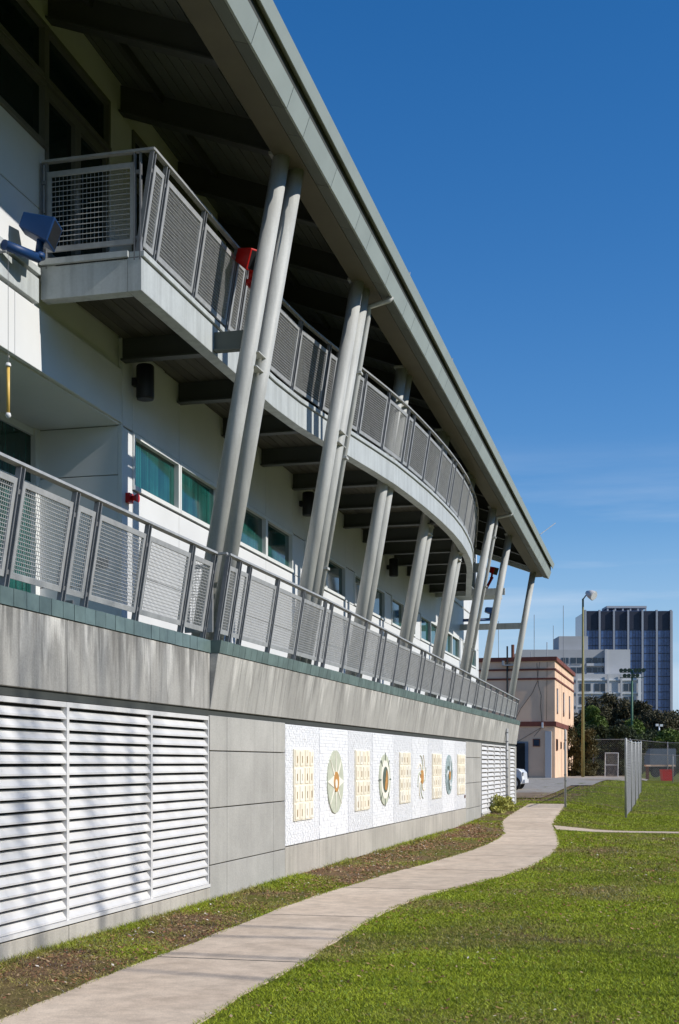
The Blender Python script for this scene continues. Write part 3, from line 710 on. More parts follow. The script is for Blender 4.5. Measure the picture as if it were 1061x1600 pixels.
for s_ in ss:
    p = at_s(s_); nr, t = outn(s_); h = 1.06
    post(RB, (p.x, p.y, ZB + .02), t, nr, LA, h)
for a, c in zip(ss, ss[1:]):
    p, q = at_s(a + .055), at_s(c - .055); nr, t = outn((a + c) / 2)
    panel(RB, (p.x, p.y, ZB), (q.x, q.y, ZB), nr, LA, .08, .87)
b = MB(); P = []
n = 60
for i in range(n + 1):
    s_ = acc[-1] * i / n; p = at_s(s_); nr, t = outn(s_); P.append(Vector((p.x, p.y, ZB + 1.06)) + nr * (1.07 * LEAN))
for i, p in enumerate(P):
    nr, t = outn(acc[-1] * i / n)
    for dx, dz in ((-.03, -.014), (.03, -.014), (.03, .014), (-.03, .014)): b.v.append(tuple(p + nr * dx + Vector((0, 0, dz))))
    if i:
        q = 4 * i; k = q - 4
        for j in range(4): b.f.append((k + j, k + (j + 1) % 4, q + (j + 1) % 4, q + j))
b.f += [(3, 2, 1, 0), (4 * n, 4 * n + 1, 4 * n + 2, 4 * n + 3)]
ob('top_rail', b, 'galv', RB)
x0, x1 = Xw(13.1) + .05, -5.6
ob('top_rail', MB().bar((x0 - .02, 13.12, ZB + 1.06), (-5.36, 13.12, ZB + 1.06), (0, .03, 0), (0, 0, .0135)), 'galv', RB)
panel(RB, (x0 + .04, 13.13, ZB), (x1, 13.13, ZB), (0, -1, 0), 0, .08, .87, .05)
for x in (x0, x1 + .04): post(RB, (x, 13.13, ZB + .02), (1, 0, 0), (0, 1, 0), 0, 1.03)

# ------------------------------------------------------------------ mural
MU = thing('mosaic_mural', (XL, 25.7, .44), 'long white mosaic mural with cream panels and round emblems on the concrete base wall', 'mural')
XM = XL - .01
def mtile(b, y0, y1, z0, z1, d):
    b.hexa([(XM - .02, y0, z0), (XM + d, y0, z0), (XM + d, y1, z0), (XM - .02, y1, z0), (XM - .02, y0, z1), (XM + d, y0, z1), (XM + d, y1, z1), (XM - .02, y1, z1)])
for i, (y0, y1) in enumerate(zip(mdiv, mdiv[1:])):
    bp = ob('mural_panel', MB().box(XM - .04, XM, y0 + .005, y1 - .005, .44, 2.14), 'mor', MU)
    b = MB(); z = .445; row = 0
    th = .052 if i % 2 else .034
    while z < 2.13:
        zz = min(2.136, z + th); y = y0 + .008 - rnd.random() * .1
        while y < y1 - .01:
            wd = rnd.uniform(.10, .19) if i % 2 else rnd.uniform(.03, .055)
            a, c = max(y, y0 + .008), min(y + wd, y1 - .008)
            if c - a > .012:
                j = 0 if i % 2 else rnd.uniform(-.006, .006)
                mtile(b, a + .003, c - .003, max(.443, z + .003 + j), min(2.136, zz - .003 + j), .008 + rnd.uniform(-.003, .003))
            y += wd
        z = zz
    tag(ob('white_tile', b, 'chip', bp), kind='stuff')
def ring_poly(b, cy, cz, pts, d0, d1):
    n = len(pts); k = len(b.v)
    b.v += [(XM + d0, cy + y, cz + z) for y, z in pts] + [(XM + d1, cy + y, cz + z) for y, z in pts]
    b.f.append(tuple(k + n + j for j in range(n)))
    for j in range(n): b.f.append((k + j, k + (j + 1) % n, k + n + (j + 1) % n, k + n + j))
def circ(r, n=40, ry=1): return [(r * math.cos(2 * math.pi * i / n), r * math.sin(2 * math.pi * i / n) * ry) for i in range(n)]
for (y0, y1, z0, z1) in ((17.96, 18.98, .775, 1.795), (21.66, 22.72, .785, 1.815), (25.36, 26.44, .80, 1.805), (28.95, 30.08, .80, 1.805), (32.43, 33.62, .815, 1.81)):
    fp_ = ob('facade_relief', MB().box(XM, XM + .0295, y0, y1, z0, z1), 'cream', MU)
    for i in range(4):
        for j in range(4):
            cw = (y1 - y0) / 4; ch = (z1 - z0) / 4; a = y0 + i * cw + rnd.uniform(-.01, .01); c = z0 + j * ch
            mb_ = MB()
            ya_, yb_, za_, zb_ = a + cw * .12, a + cw * .90, c + ch * .07, c + ch * rnd.uniform(.88, .97)
            wy0, wy1, wz0, wz1 = a + cw * .42, a + cw * .63, c + ch * .22, c + ch * .62
            for q in ((ya_, wy0, za_, zb_), (wy1, yb_, za_, zb_), (wy0, wy1, za_, wz0), (wy0, wy1, wz1, zb_)): mb_.box(XM + .03, XM + .040 + rnd.uniform(-.004, .005), q[0] + .0006, q[1] - .0006, q[2], q[3])
            cell = ob('ceramic_house', mb_, 'cream' if rnd.random() < .6 else 'cream2', fp_)
            ob('window_recess', MB().box(XM + .0301, XM + .035, wy0 + .001, wy1 - .001, wz0 + .001, wz1 - .001), 'brownc', fp_)
# emblem 1: sage disc with pale rays and ochre heart
def ray(b, cy, cz, ang, r0, r1, w0, w1, d0, d1, bend=0, n=6):
    L = []; Rr = []
    for i in range(n + 1):
        t = i / n; r = r0 + (r1 - r0) * t; a = ang + bend * t * t; wd = w0 + (w1 - w0) * t
        c, s_ = math.cos(a), math.sin(a); L.append((r * c - wd * s_, r * s_ + wd * c)); Rr.append((r * c + wd * s_, r * s_ - wd * c))
    ring_poly(b, cy, cz, L[::-1] + Rr, d0, d1)
def emblem(cy, cz, base, r, label):
    b = MB(); ring_poly(b, cy, cz, circ(r), 0, .028); e = ob('round_emblem', b, base, MU); e['label'] = label; return e
e = emblem(20.33, 1.30, 'sage', .50, 'sage green disc with pale rays and ochre centre')
for k in range(8):
    b = MB(); a = k * math.pi / 4 + (math.pi / 2)
    ray(b, 20.33, 1.30, a, .10, .50 if k % 4 else .485, .03 if k not in (2, 6) else .10, .004, .0285, .036); ob('ray', b, 'cream2', e)
b = MB(); ring_poly(b, 20.33, 1.30, circ(.16), .0285, .042); ob('centre', b, 'ochre', e)
b = MB(); ring_poly(b, 20.30, 1.27, circ(.07), .0422, .048); ob('centre_spot', b, 'cream2', e)
e = emblem(24.0, 1.29, 'sage', .47, 'cream gear ring with dark spokes round an orange and black centre')
b = MB(); ring_poly(b, 24.0, 1.29, circ(.36), .0285, .034); ob('ring', b, 'cream2', e)
b = MB(); ring_poly(b, 24.0, 1.29, circ(.24), .0345, .040); ob('ring', b, 'dgreen', e)
b = MB(); ring_poly(b, 24.0, 1.29, [(.16 * math.cos(t), .2 * math.sin(t)) for t in np.linspace(-2.2, 1.2, 16)], .0405, .046); ob('centre', b, 'ochre', e)
for k in range(8):
    b = MB(); ray(b, 24.0, 1.29, k * math.pi / 4 + math.pi / 2, .34, .50, .010, .016, .029, .036); ob('spoke', b, 'dgreen', e)
b = MB(); ring_poly(b, 27.73, 1.30, circ(.15), 0, .03); e = ob('round_emblem', b, 'ochre', MU); e['label'] = 'pinwheel of curved cream arms round a brown centre'
for k in range(8):
    b = MB(); ray(b, 27.73, 1.30, k * math.pi / 4 + .3, .12, .50, .030, .012, .001, .024, .9, 10); ob('arm', b, ('cream', 'sage')[k % 2], e)
e = emblem(31.18, 1.32, 'teal', .47, 'mottled blue green disc with a small ochre centre')
for k in range(9):
    b = MB(); ray(b, 31.18, 1.32, k * .7, .12 + .03 * (k % 3), .40, .05, .02, .0285, .033 + .001 * k, .9, 8); ob('swirl', b, ('dgreen', 'chip', 'teal')[k % 3], e)
b = MB(); ring_poly(b, 31.18, 1.30, circ(.11), .0425, .046); ob('centre', b, 'ochre', e)
ob('name_plate', MB().box(XM, XM + .03, 33.6, 33.68, .70, .78), 'rust', MU)

# ------------------------------------------------------------------ fixtures on the building
def flood(loc, mat, label, rz, tilt=R(-22), size=.38, arm=None, grp='box floodlights on the building'):
    T = thing('floodlight', loc, label, 'floodlight', grp, rz)
    s_ = size; b = MB()
    # tapered box body: back small, front wide, axis along local +x
    f0, f1 = s_ * .30, s_ * .42
    M_ = Matrix.Rotation(-tilt, 4, 'Y')
    pts_ = [(-s_ * .5, -f0, -f0 * .5), (s_ * .4, -f1, -f1 * .75), (s_ * .4, f1, -f1 * .75), (-s_ * .5, f0, -f0 * .5), (-s_ * .5, -f0, f0 * .85), (s_ * .4, -f1, f1 * .85), (s_ * .4, f1, f1 * .85), (-s_ * .5, f0, f0 * .85)]
    b.hexa([M_ @ Vector(p) for p in pts_]); o = lob('housing', b, mat, T); bevel(o, .012, 2)
    b = MB(); q = [M_ @ Vector(p) for p in ((s_ * .402, -f1 * .86, -f1 * .62), (s_ * .402, f1 * .86, -f1 * .62), (s_ * .402, f1 * .86, f1 * .72), (s_ * .402, -f1 * .86, f1 * .72))]
    b.quad(*q); lob('lens', b, 'black', T)
    b = MB(); b.tube([(0, 0, -f1 * .5), (-.02, 0, -s_ * .62)], s_ * .10, 10); b.tube([(-.02, 0, -s_ * .60), (-.02, 0, -s_ * .74)], s_ * .17, 10); lob('swivel_neck', b, mat, T, True)
    if arm:
        b = MB(); b.tube([(-.02, 0, -s_ * .72), arm], s_ * .13, 12); lob('arm', b, mat, T, True)
    return T
flood((-6.40, 12.55, 7.13), 'blue', 'large blue box floodlight beside the near end of the balcony', R(12), R(-20), .39, (-.26, -.42, -.30))
flood((-5.17, 15.85, 7.92), 'red', 'red floodlight at the balcony railing beside the first pair of columns', R(-35), R(-25), .40, (.16, .0, -.42))
flood((-5.75, 42.6, 7.82), 'red', 'small red floodlight below the far end of the roof', R(-20), R(-20), .36, (-.3, 0, -.7))
flood((-5.7, 41.9, 6.42), 'blue', 'small blue floodlight at the far end of the white wall', R(20), R(-10), .36, (-.9, 0, -.3))
for (y, lab) in ((15.75, 'black cylinder light under the balcony near the recess corner'), (23.9, 'middle black cylinder light under the balcony'), (32.2, 'far black cylinder light under the curved part of the balcony')):
    x = Xw(y) + .17
    T = thing('wall_light', (x, y, 6.2), lab, 'wall light', 'black cylinder wall lights')
    b = MB(); b.tube([(x, y, 6.24), (x, y, 6.27), (x, y, 6.66), (x, y, 6.68)], [.105, .115, .115, .10], 20); ob('cylinder', b, 'black', T, True)
    ob('bracket', MB().box(x - .165, x - .09, y - .05, y + .05, 6.42, 6.52), 'black', T)
T = thing('alarm_bell', (Xw(15.56) + .03, 15.56, 4.95), 'small red alarm horn on the white pier beside the recess', 'alarm')
x = Xw(15.56)
ob('back_box', MB().box(x + .005, x + .06, 15.50, 15.62, 4.89, 5.01), 'red', T)
ob('horn', MB().tube([(x + .055, 15.56, 4.95), (x + .10, 15.56, 4.95), (x + .15, 15.56, 4.95)], [.03, .035, .06], 12), 'red', T, True)
T = thing('hanging_rod', (-6.27, 11.62, 5.0), 'yellow rod with white ends hanging on a thin wire at the left edge', 'rod')
hx, hy = -6.27, 11.62
ob('rod', MB().tube([(hx, hy, 4.99), (hx, hy, 5.44)], .017, 10), 'yellow', T, True)
ob('end_cap', MB().tube([(hx, hy, 5.44), (hx, hy, 5.45), (hx, hy, 5.475)], [.03, .03, .022], 10), 'white', T, True)
ob('end_cap', MB().tube([(hx, hy, 4.94), (hx, hy, 4.965), (hx, hy, 4.99)], [.012, .03, .022], 10), 'white', T, True)
ob('wire', MB().tube([(hx, hy, 5.47), (hx, hy, 6.55)], .0025, 5), 'galvd', T); ob('wire_arm', MB().tube([(Xw(hy) + .03, hy, 6.55), (hx - .02, hy, 6.56)], .014, 8), 'galvd', T)

# ------------------------------------------------------------------ chain link fences
def chainlink(b, p0, p1, z0, z1, pitch=.085, wt=.003):
    """diamond wires clipped to the rectangle p0-p1, z0-z1"""
    p0 = Vector(p0); p1 = Vector(p1); L = (p1 - p0).length; d = (p1 - p0) / L; H_ = z1 - z0; nr = Vector((-d.y, d.x, 0))
    s_ = -H_
    while s_ < L:
        for dr in (1, -1):
            a = s_ if dr > 0 else s_ + H_; c = a + dr * H_; t0, t1 = 0., 1.
            for lim, sg in ((0, 1), (L, -1)):
                fa, fc = (a - lim) * sg, (c - lim) * sg
                if fa < 0 and fc < 0: t0 = 2
                elif fa < 0: t0 = max(t0, fa / (fa - fc))
                elif fc < 0: t1 = min(t1, fa / (fa - fc))
            if t0 >= t1: continue
            q0 = p0 + d * (a + (c - a) * t0) + Vector((0, 0, z0 + H_ * t0)); q1 = p0 + d * (a + (c - a) * t1) + Vector((0, 0, z0 + H_ * t1))
            k = len(b.v); ax = (q1 - q0).normalized(); u_ = ax.cross(nr).normalized() * wt; v_ = nr * wt
            for p in (q0, q1):
                for m_ in (u_ + v_ * .5, -u_ * .5 + v_, -u_ * .5 - v_): b.v.append(tuple(p + m_))
            for j in range(3): b.f.append((k + j, k + (j + 1) % 3, k + 3 + (j + 1) % 3, k + 3 + j))
        s_ += pitch
def fence(label, pts_, h, group=None, tops=True, pitch=.085, name='chain_link_fence', wt=.003, mat='galv'):
    T = thing(name, (*pts_[0], g(*pts_[0])), label, 'fence', group)
    for p in pts_:
        z = g(*p); ob('post', MB().tube([(*p, z - .2), (*p, z + h), (*p, z + h + .03)], [.038, .038, .012], 10), mat, T, True)
    for a, c in zip(pts_, pts_[1:]):
        za, zc = g(*a), g(*c)
        if tops: ob('top_rail', MB().tube([(*a, za + h - .04), (*c, zc + h - .04)], .022, 8), mat, T)
        b = MB(); chainlink(b, (*a, 0), (*c, 0), (za + zc) / 2 + .05, (za + zc) / 2 + h - .06, pitch, wt); tag(ob('chain_mesh', b, 'galvd', T), kind='stuff')
    return T
fence('chain link fence running away from the viewer across the right lawn', [(-1.5, 41.9), (-1.52, 47.5), (-1.56, 53.5), (-1.6, 59.5), (-1.65, 66)], 2.46, wt=.0024, pitch=.11, mat='galv')
T = thing('fence_post', (-5.17, 41.6, .1), 'grey fence post standing against the far louvre vent', 'post')
ob('tube', MB().tube([(-5.15, 41.6, 0), (-5.15, 41.6, 2.68)], .042, 10), 'galv', T, True)
for i in range(9): ob('hinge_band', MB().tube([(-5.15, 41.6, .3 + .28 * i), (-5.15, 41.6, .33 + .28 * i)], .05, 8), 'galvd', T)
T = thing('fence_post', (-3.39, 42.3, .18), 'lone grey fence post at the right edge of the footpath', 'post')
ob('tube', MB().tube([(-3.39, 42.3, .0), (-3.39, 42.3, 2.64), (-3.39, 42.3, 2.67)], [.036, .036, .01], 10), 'galv', T, True)
ob('post_clip', MB().tube([(-3.39, 42.3, 1.2), (-3.39, 42.3, 1.24)], .043, 8), 'galvd', T); ob('post_clip', MB().tube([(-3.39, 42.3, 2.3), (-3.39, 42.3, 2.34)], .043, 8), 'galvd', T)
fence('tall chain link fence along the vine hedge behind the gravel yard', [(-6.2, 104), (-3.4, 103.6), (-.6, 103), (2.2, 102.2)], 2.9, pitch=.17, wt=.006)
fence('far low pipe rail fence by the road on the right', [(-2.4, 96), (-.2, 93), (2.0, 90), (4.2, 88)], 1.9, pitch=.18, wt=.006)
T = thing('wire_gate', (-4.9, 96, .5), 'small upright wire mesh gate frame leaning in front of the vine hedge', 'gate')
gx, gy, gz = -4.9, 96, g(-4.9, 96)
ob('gate_frame', MB().tube([(gx, gy, gz), (gx + .03, gy, gz + 1.75)], .03, 8).tube([(gx + .9, gy, gz), (gx + .93, gy, gz + 1.75)], .03, 8).tube([(gx, gy, gz + 1.75), (gx + .93, gy, gz + 1.75)], .03, 8).tube([(gx, gy, gz + .9), (gx + .93, gy, gz + .9)], .025, 8), 'white_metal', T)
b = MB(); chainlink(b, (gx, gy, 0), (gx + .92, gy, 0), gz + .05, gz + 1.72, .09, .008); tag(ob('chain_mesh', b, 'wire', T), kind='stuff')

# ------------------------------------------------------------------ orange building
ox, oy = -7.98, 90.8; oz = .3
OB = thing('orange_building', (ox - 6, oy + 8, oz), 'two storey orange stucco building with dark red trim bands', 'building')
ob('wall', MB().box(ox - 14, ox, oy, oy + 17, oz - .5, 8.55), 'orange', OB)
def trim(z0, z1, d):
    ob('trim_band', MB().box(ox - 14 - d, ox + d, oy - d, oy + 17 + d, z0, z1), 'redtrim', OB)
trim(8.56, 8.83, .14); trim(7.92, 8.04, .07); trim(7.28, 7.40, .06); trim(4.10, 4.42, .09)
def owin(face, a0, a1, z0, z1, gl='aptglass'):
    if face == 'front': fr = MB().box(a0, a1, oy - .05, oy + .02, z0, z1); gm = MB().box(a0 + .06, a1 - .06, oy - .055, oy - .03, z0 + .06, z1 - .06)
    else: fr = MB().box(ox - .02, ox + .05, a0, a1, z0, z1); gm = MB().box(ox + .03, ox + .056, a0 + .06, a1 - .06, z0 + .06, z1 - .06)
    W = ob('window', fr, 'rust', OB); ob('pane', gm, gl, W)
owin('front', -9.47, -8.98, 2.72, 3.24); 
for y in (92.2, 97.5, 103.0): owin('side', y, y + .65, 5.0, 6.75)
owin('side', 91.6, 92.8, 2.45, 3.25); owin('side', 95.2, 95.9, 2.6, 3.1); owin('side', 98.0, 98.7, 2.6, 3.1)
dr = ob('door', MB().box(-11.4, -9.78, oy - .06, oy + .01, .45, 3.05), 'bluegrey', OB); ob('door_leaf', MB().box(-11.3, -10.0, oy - .075, oy - .055, .5, 2.95), 'dark', dr)
ob('pipe_chase', MB().box(-8.62, -8.20, oy - .22, oy - .001, .4, 3.75), 'apt2', OB)
ob('light_fitting', MB().box(-8.86, -8.74, oy - .18, oy - .09, 3.98, 4.36), 'white', OB)
ob('vent_pipe', MB().tube([(-11.2, oy - .14, 5.6), (-11.2, oy - .14, 9.6)], .06, 8), 'black', OB); ob('vent_pipe', MB().tube([(-10.9, oy + .5, 8.5), (-10.9, oy + .5, 9.75)], .11, 8), 'rust', OB)
ob('cable_bracket', MB().box(-11.5, -10.6, oy - .3, oy - .02, 8.25, 8.33).box(-11.55, -11.4, oy - .35, oy - .2, 8.3, 8.6), 'galv', OB)
def cable(pts_, r=.014): ob('cable', MB().tube(pts_, r, 5), 'black', OB)
cable([(-8.85, oy - .02, 4.4), (-8.95, oy - .02, 5.4), (-8.9, oy - .02, 6.2), (-9.1, oy - .02, 6.9), (-9.2, oy - .02, 8.4)])
cable([(-9.1, oy - .02, 7.3), (-9.5, oy - .02, 6.4), (-10.3, oy - .02, 5.3), (-10.7, oy - .02, 4.5)])
cable([(-8.5, oy - .02, 8.5), (-8.55, oy - .02, 4.5)], .01); cable([(-8.75, oy - .02, 4.1), (-10.6, oy - .02, 3.0)], .01)
cable([(-9.0, oy - .02, 8.5), (-9.15, oy - .02, 7.4)], .01); cable([(-8.8, oy - .02, 4.1), (-9.4, oy - .02, 3.4)], .01)
for y in (96, 104): ob('roof_mast', MB().tube([(-9 - (y % 3), y, 8.6), (-9 - (y % 3), y, 10.3)], .03, 6), 'galv', OB)
for xx_, hh in ((-10.0, 3.8), (-7.9, 4.4), (-12.6, 3.4)): ob('roof_mast', MB().tube([(xx_, oy + 6, 8.6), (xx_, oy + 6, 8.6 + hh)], .02, 6), 'galvd', OB)
# parked car beside it
CR = thing('parked_car', (-8.75, 60, g(-9, 60)), 'white car parked beyond the far corner of the concrete wall', 'car')
cz = g(-9, 60)
prof = [(-2.1, .35), (-2.1, .78), (-1.95, .92), (-1.15, .98), (-.55, 1.42), (.75, 1.45), (1.45, 1.02), (2.0, .95), (2.15, .80), (2.18, .45), (2.1, .30), (-1.9, .28)]
b = MB(); n = len(prof); cx0, cy0 = -8.75, 60
for yy_, sc_ in ((-.85, .97), (-.70, 1.0), (.70, 1.0), (.85, .97)):
    b.v += [(cx0 + px * sc_, cy0 + yy_ * (1 if pz < 1.0 else .86), cz + pz) for px, pz in prof]
for r_ in range(3):
    for j in range(n): b.f.append((r_ * n + j, r_ * n + (j + 1) % n, (r_ + 1) * n + (j + 1) % n, (r_ + 1) * n + j))
b.f += [tuple(range(n))[::-1], tuple(3 * n + j for j in range(n))]
ob('body', b, 'carwhite', CR)
for sx_ in (-1.3, 1.72):
    for sy_ in (-.80, .80):
        wv = ob('wheel', MB().tube([(cx0 + sx_, cy0 + sy_ - .1, cz + .32), (cx0 + sx_, cy0 + sy_ + .1, cz + .32)], .32, 20), 'rubber', CR, True)
        s2 = -1 if sy_ < 0 else 1
        ob('rim', MB().tube([(cx0 + sx_, cy0 + sy_ + s2 * .095, cz + .32), (cx0 + sx_, cy0 + sy_ + s2 * .115, cz + .32)], .20, 14), 'galv', wv)
ob('side_window', MB().poly([(cx0 - .95, cy0 - .80, cz + 1.0), (cx0 + 1.2, cy0 - .80, cz + 1.03), (cx0 + .68, cy0 - .745, cz + 1.38), (cx0 - .5, cy0 - .745, cz + 1.36)]), 'aptglass', CR)
ob('headlight', MB().box(cx0 + 2.05, cx0 + 2.15, cy0 - .82, cy0 - .5, cz + .66, cz + .82), 'aptglass', CR)
ob('bumper', MB().box(cx0 + 2.08, cx0 + 2.22, cy0 - .80, cy0 + .80, cz + .34, cz + .5), 'carwhite', CR)

# ------------------------------------------------------------------ light poles
th = R(YAW); cth, sth = math.cos(th), math.sin(th)
def cw(x, d): return (x * cth - d * sth, x * sth + d * cth)     # distance along the viewing axis -> ground point
px, py = cw(17.5, 95)
T = thing('lamp_post', (px, py, .5), 'tall ochre pole with one floodlight beside the orange building', 'lamp post')
ob('pole', MB().tube([(px, py, .2), (px, py, 5), (px, py, 13.4)], [.12, .10, .07], 12), 'ochre_pole', T, True)
ob('bracket', MB().tube([(px, py, 13.35), (px + .2, py, 13.62), (px + .4, py, 13.66)], .05, 8), 'galvd', T, True)
ob('lamp_head', MB().tube([(px + .25, py + .1, 13.85), (px + .5, py - .05, 13.72), (px + .78, py - .2, 13.55)], [.14, .3, .36], 14), 'apt2', T, True)
ob('lens', MB().tube([(px + .78, py - .2, 13.55), (px + .81, py - .22, 13.53)], .31, 14), 'white', T, True)
px, py = cw(33.2, 150)
T = thing('sports_light', (px, py, .5), 'green pole carrying two rows of small floodlights in front of the grey apartments', 'lamp post')
ob('pole', MB().tube([(px, py, .2), (px, py, 12.2)], [.16, .10], 10), 'green_pole', T, True)
for zz, xs_ in ((12.15, (-1.25, -.8, -.35, .35, .8, 1.25)), (11.55, (-.85, -.4, .1, .55))):
    ob('crossbar', MB().box(px - 1.35, px + 1.35, py - .05, py + .05, zz - .3, zz - .22), 'green_pole', T)
    for x in xs_: ob('lamp_head', MB().tube([(px + x, py + .1, zz + .05), (px + x + .05, py - .25, zz - .05)], [.12, .24], 10), 'dgreen', T, True)

# ------------------------------------------------------------------ distant buildings (faced towards the field)
tx, ty = cw(0, 620)
TW = thing('office_tower', (tx, ty, 0), 'tall blue glass office tower with pale vertical fins', 'building', None, th)
lob('core', MB().box(116, 155, .6, 30, 0, 73), 'glassblue', TW)
bay = (155.4 - 115.2) / 6
pane = MB().box(0, bay - 1.3, 0, .25, 0, 3.3).mesh('glass_panel', 'glassblue')
mull = MB()
for i in range(1, 4): mull.box(i * (bay - 1.3) / 4 - .06, i * (bay - 1.3) / 4 + .06, -.06, .0, 0, 3.3)
mull.box(0, bay - 1.3, -.08, 0, 3.31, 3.6); mm_ = mull.mesh('mullion', 'towerdark')
for i in range(6):
    x = 115.2 + i * bay + .9
    for k in range(17):
        z = 2.5 + k * 3.62
        if z < 14: continue
        lob('glass_panel', pane, None, TW, loc=(x, .3, z)); 
        lob('mullion', mm_, None, TW, loc=(x, .3, z))
    lob('top_louvre', MB().box(x, x + bay - 1.3, .2, .5, 64.2, 72.8), 'towerdark', TW)
for i in range(7):
    x = 115.2 + i * bay
    lob('fin', MB().box(x - .42, x + .42, -.9, 1, 0, 73.3), 'tower', TW)
lob('side_wall', MB().box(155.9, 156.6, 1.0, 30, 0, 73.0), 'tower', TW)
pb_ = MB().box(127, 146, 8, 20, 75.2, 76.2)
for i in range(6): pb_.box(127.2 + i * 3.6, 127.9 + i * 3.6, 8.2, 9, 73, 75.2)
lob('roof_plant', pb_, 'apt', TW)
ax_, ay_ = cw(0, 400)
AP = thing('apartment_block', (ax_, ay_, 0), 'grey stepped apartment block with bands of dark windows before the tower', 'building', None, th)
lob('upper_block', MB().box(56, 82, 6, 24, 0, 36.4), 'apt', AP); lob('penthouse', MB().box(67.9, 76.9, 9, 20, 36.41, 40.8), 'apt', AP)
lob('end_block', MB().box(82.01, 89.0, 4.5, 22, 0, 36.3), 'apt2', AP); lob('end_fin', MB().box(81.2, 82.0, 4.2, 5.99, 0, 36.35), 'apt2', AP)
lob('lower_block', MB().box(60, 91.2, 0, 3.99, 0, 28.5), 'apt2', AP)
def awin(x0, x1, z0, z1, y):
    W = lob('window', MB().box(x0, x1, y - .12, y + .05, z0, z1), 'aptglass', AP)
    lob('mullion', MB().box((x0 + x1) / 2 - .06, (x0 + x1) / 2 + .06, y - .17, y - .125, z0, z1).box(x0, x1, y - .2, y - .125, z0 - .15, z0 - .01), 'apt', W)
for k in range(3):
    z = 33.9 - k * 2.95
    for x0, x1 in ((57.2, 60.0), (61.0, 64.2), (68.2, 70.4), (71.0, 74.4), (75.9, 79.2)): awin(x0, x1, z - 1.85, z, 6)
    awin(79.4, 81.2, z - 1.5, z - .1, 6)
    lob('balcony_band', MB().box(75.8, 82.2, 5.2, 5.98, z - 2.55, z - 1.75), 'apt2', AP)
    lob('side_window', MB().box(89.0, 89.15, 6, 8.5, z - 1.6, z - .2), 'aptglass', AP)
for k in range(3):
    z = 25.6 - k * 3.95
    for x0, x1 in ((61.5, 64.0), (66.2, 69.8), (72.6, 76.0), (77.2, 80.4), (86.0, 89.0)): awin(x0, x1, z - 2.3, z, 0)
    lob('ledge', MB().box(60, 91.3, -.35, -.001, z + .9, z + 1.25), 'white', AP)
for x in (71.4, 80.9, 84.9): lob('pier', MB().box(x, x + .55, -.8, -.36, 0, 28.4), 'apt2', AP)
lob('end_pier', MB().box(90.2, 91.1, -.9, -.36, 0, 28.3), 'white', AP)
for x in (66.0,): lob('mast', MB().tube([(x, 8, 36), (x, 8, 44)], .07, 6), 'galvd', AP)
lx, ly = cw(0, 300)
LB = thing('low_building', (lx, ly, 0), 'long low green roofed building above the trees at the right edge', 'building', None, th)
lob('wall', MB().box(66, 110, 0, 12, 0, 11.0), 'fol_dark', LB); lob('roof', MB().box(65.5, 111, -.8, 13, 11.01, 12.6), 'green_pole', LB)
for x in (71, 72.4): lob('roof_vent', MB().tube([(x, 3, 12.6), (x, 3, 13.2)], .35, 8), 'white', LB, True)

# ------------------------------------------------------------------ trees, hedges, shrubs
def leaf_mesh(clumps, n_per, size, seed):
    r = np.random.RandomState(seed); V = []; Fc = []
    allc = []
    for (c, rad, cnt) in clumps:
        d = r.normal(size=(cnt, 3)); d /= np.linalg.norm(d, axis=1)[:, None]; rr = rad * (r.rand(cnt) ** .45)[:, None]
        allc.append(np.array(c) + d * rr * np.array([1, 1, .8]))
    P = np.concatenate(allc); n = len(P)
    a = r.normal(size=(n, 3)); a /= np.linalg.norm(a, axis=1)[:, None]; b = np.cross(a, r.normal(size=(n, 3))); b /= np.linalg.norm(b, axis=1)[:, None]
    s_ = size * (.6 + .8 * r.rand(n))[:, None]
    V = np.stack([P - a * s_, P + b * s_ * .45, P + a * s_, P - b * s_ * .45], 1).reshape(-1, 3)
    Fc = np.arange(4 * n).reshape(-1, 4)
    return V, Fc
def np_mesh(name, V, Fc, mat, tint=None):
    m = bpy.data.meshes.new(name); k = Fc.shape[1]
    m.vertices.add(len(V)); m.vertices.foreach_set('co', V.astype(np.float32).ravel())
    m.loops.add(Fc.size); m.loops.foreach_set('vertex_index', Fc.astype(np.int32).ravel())
    m.polygons.add(len(Fc)); m.polygons.foreach_set('loop_start', np.arange(0, Fc.size, k, dtype=np.int32)); m.polygons.foreach_set('loop_total', np.full(len(Fc), k, dtype=np.int32))
    if tint is not None:
        at = m.color_attributes.new('tint', 'FLOAT_COLOR', 'POINT'); at.data.foreach_set('color', tint.astype(np.float32).ravel())
    m.materials.append(MT[mat]); m.update(calc_edges=True); return m
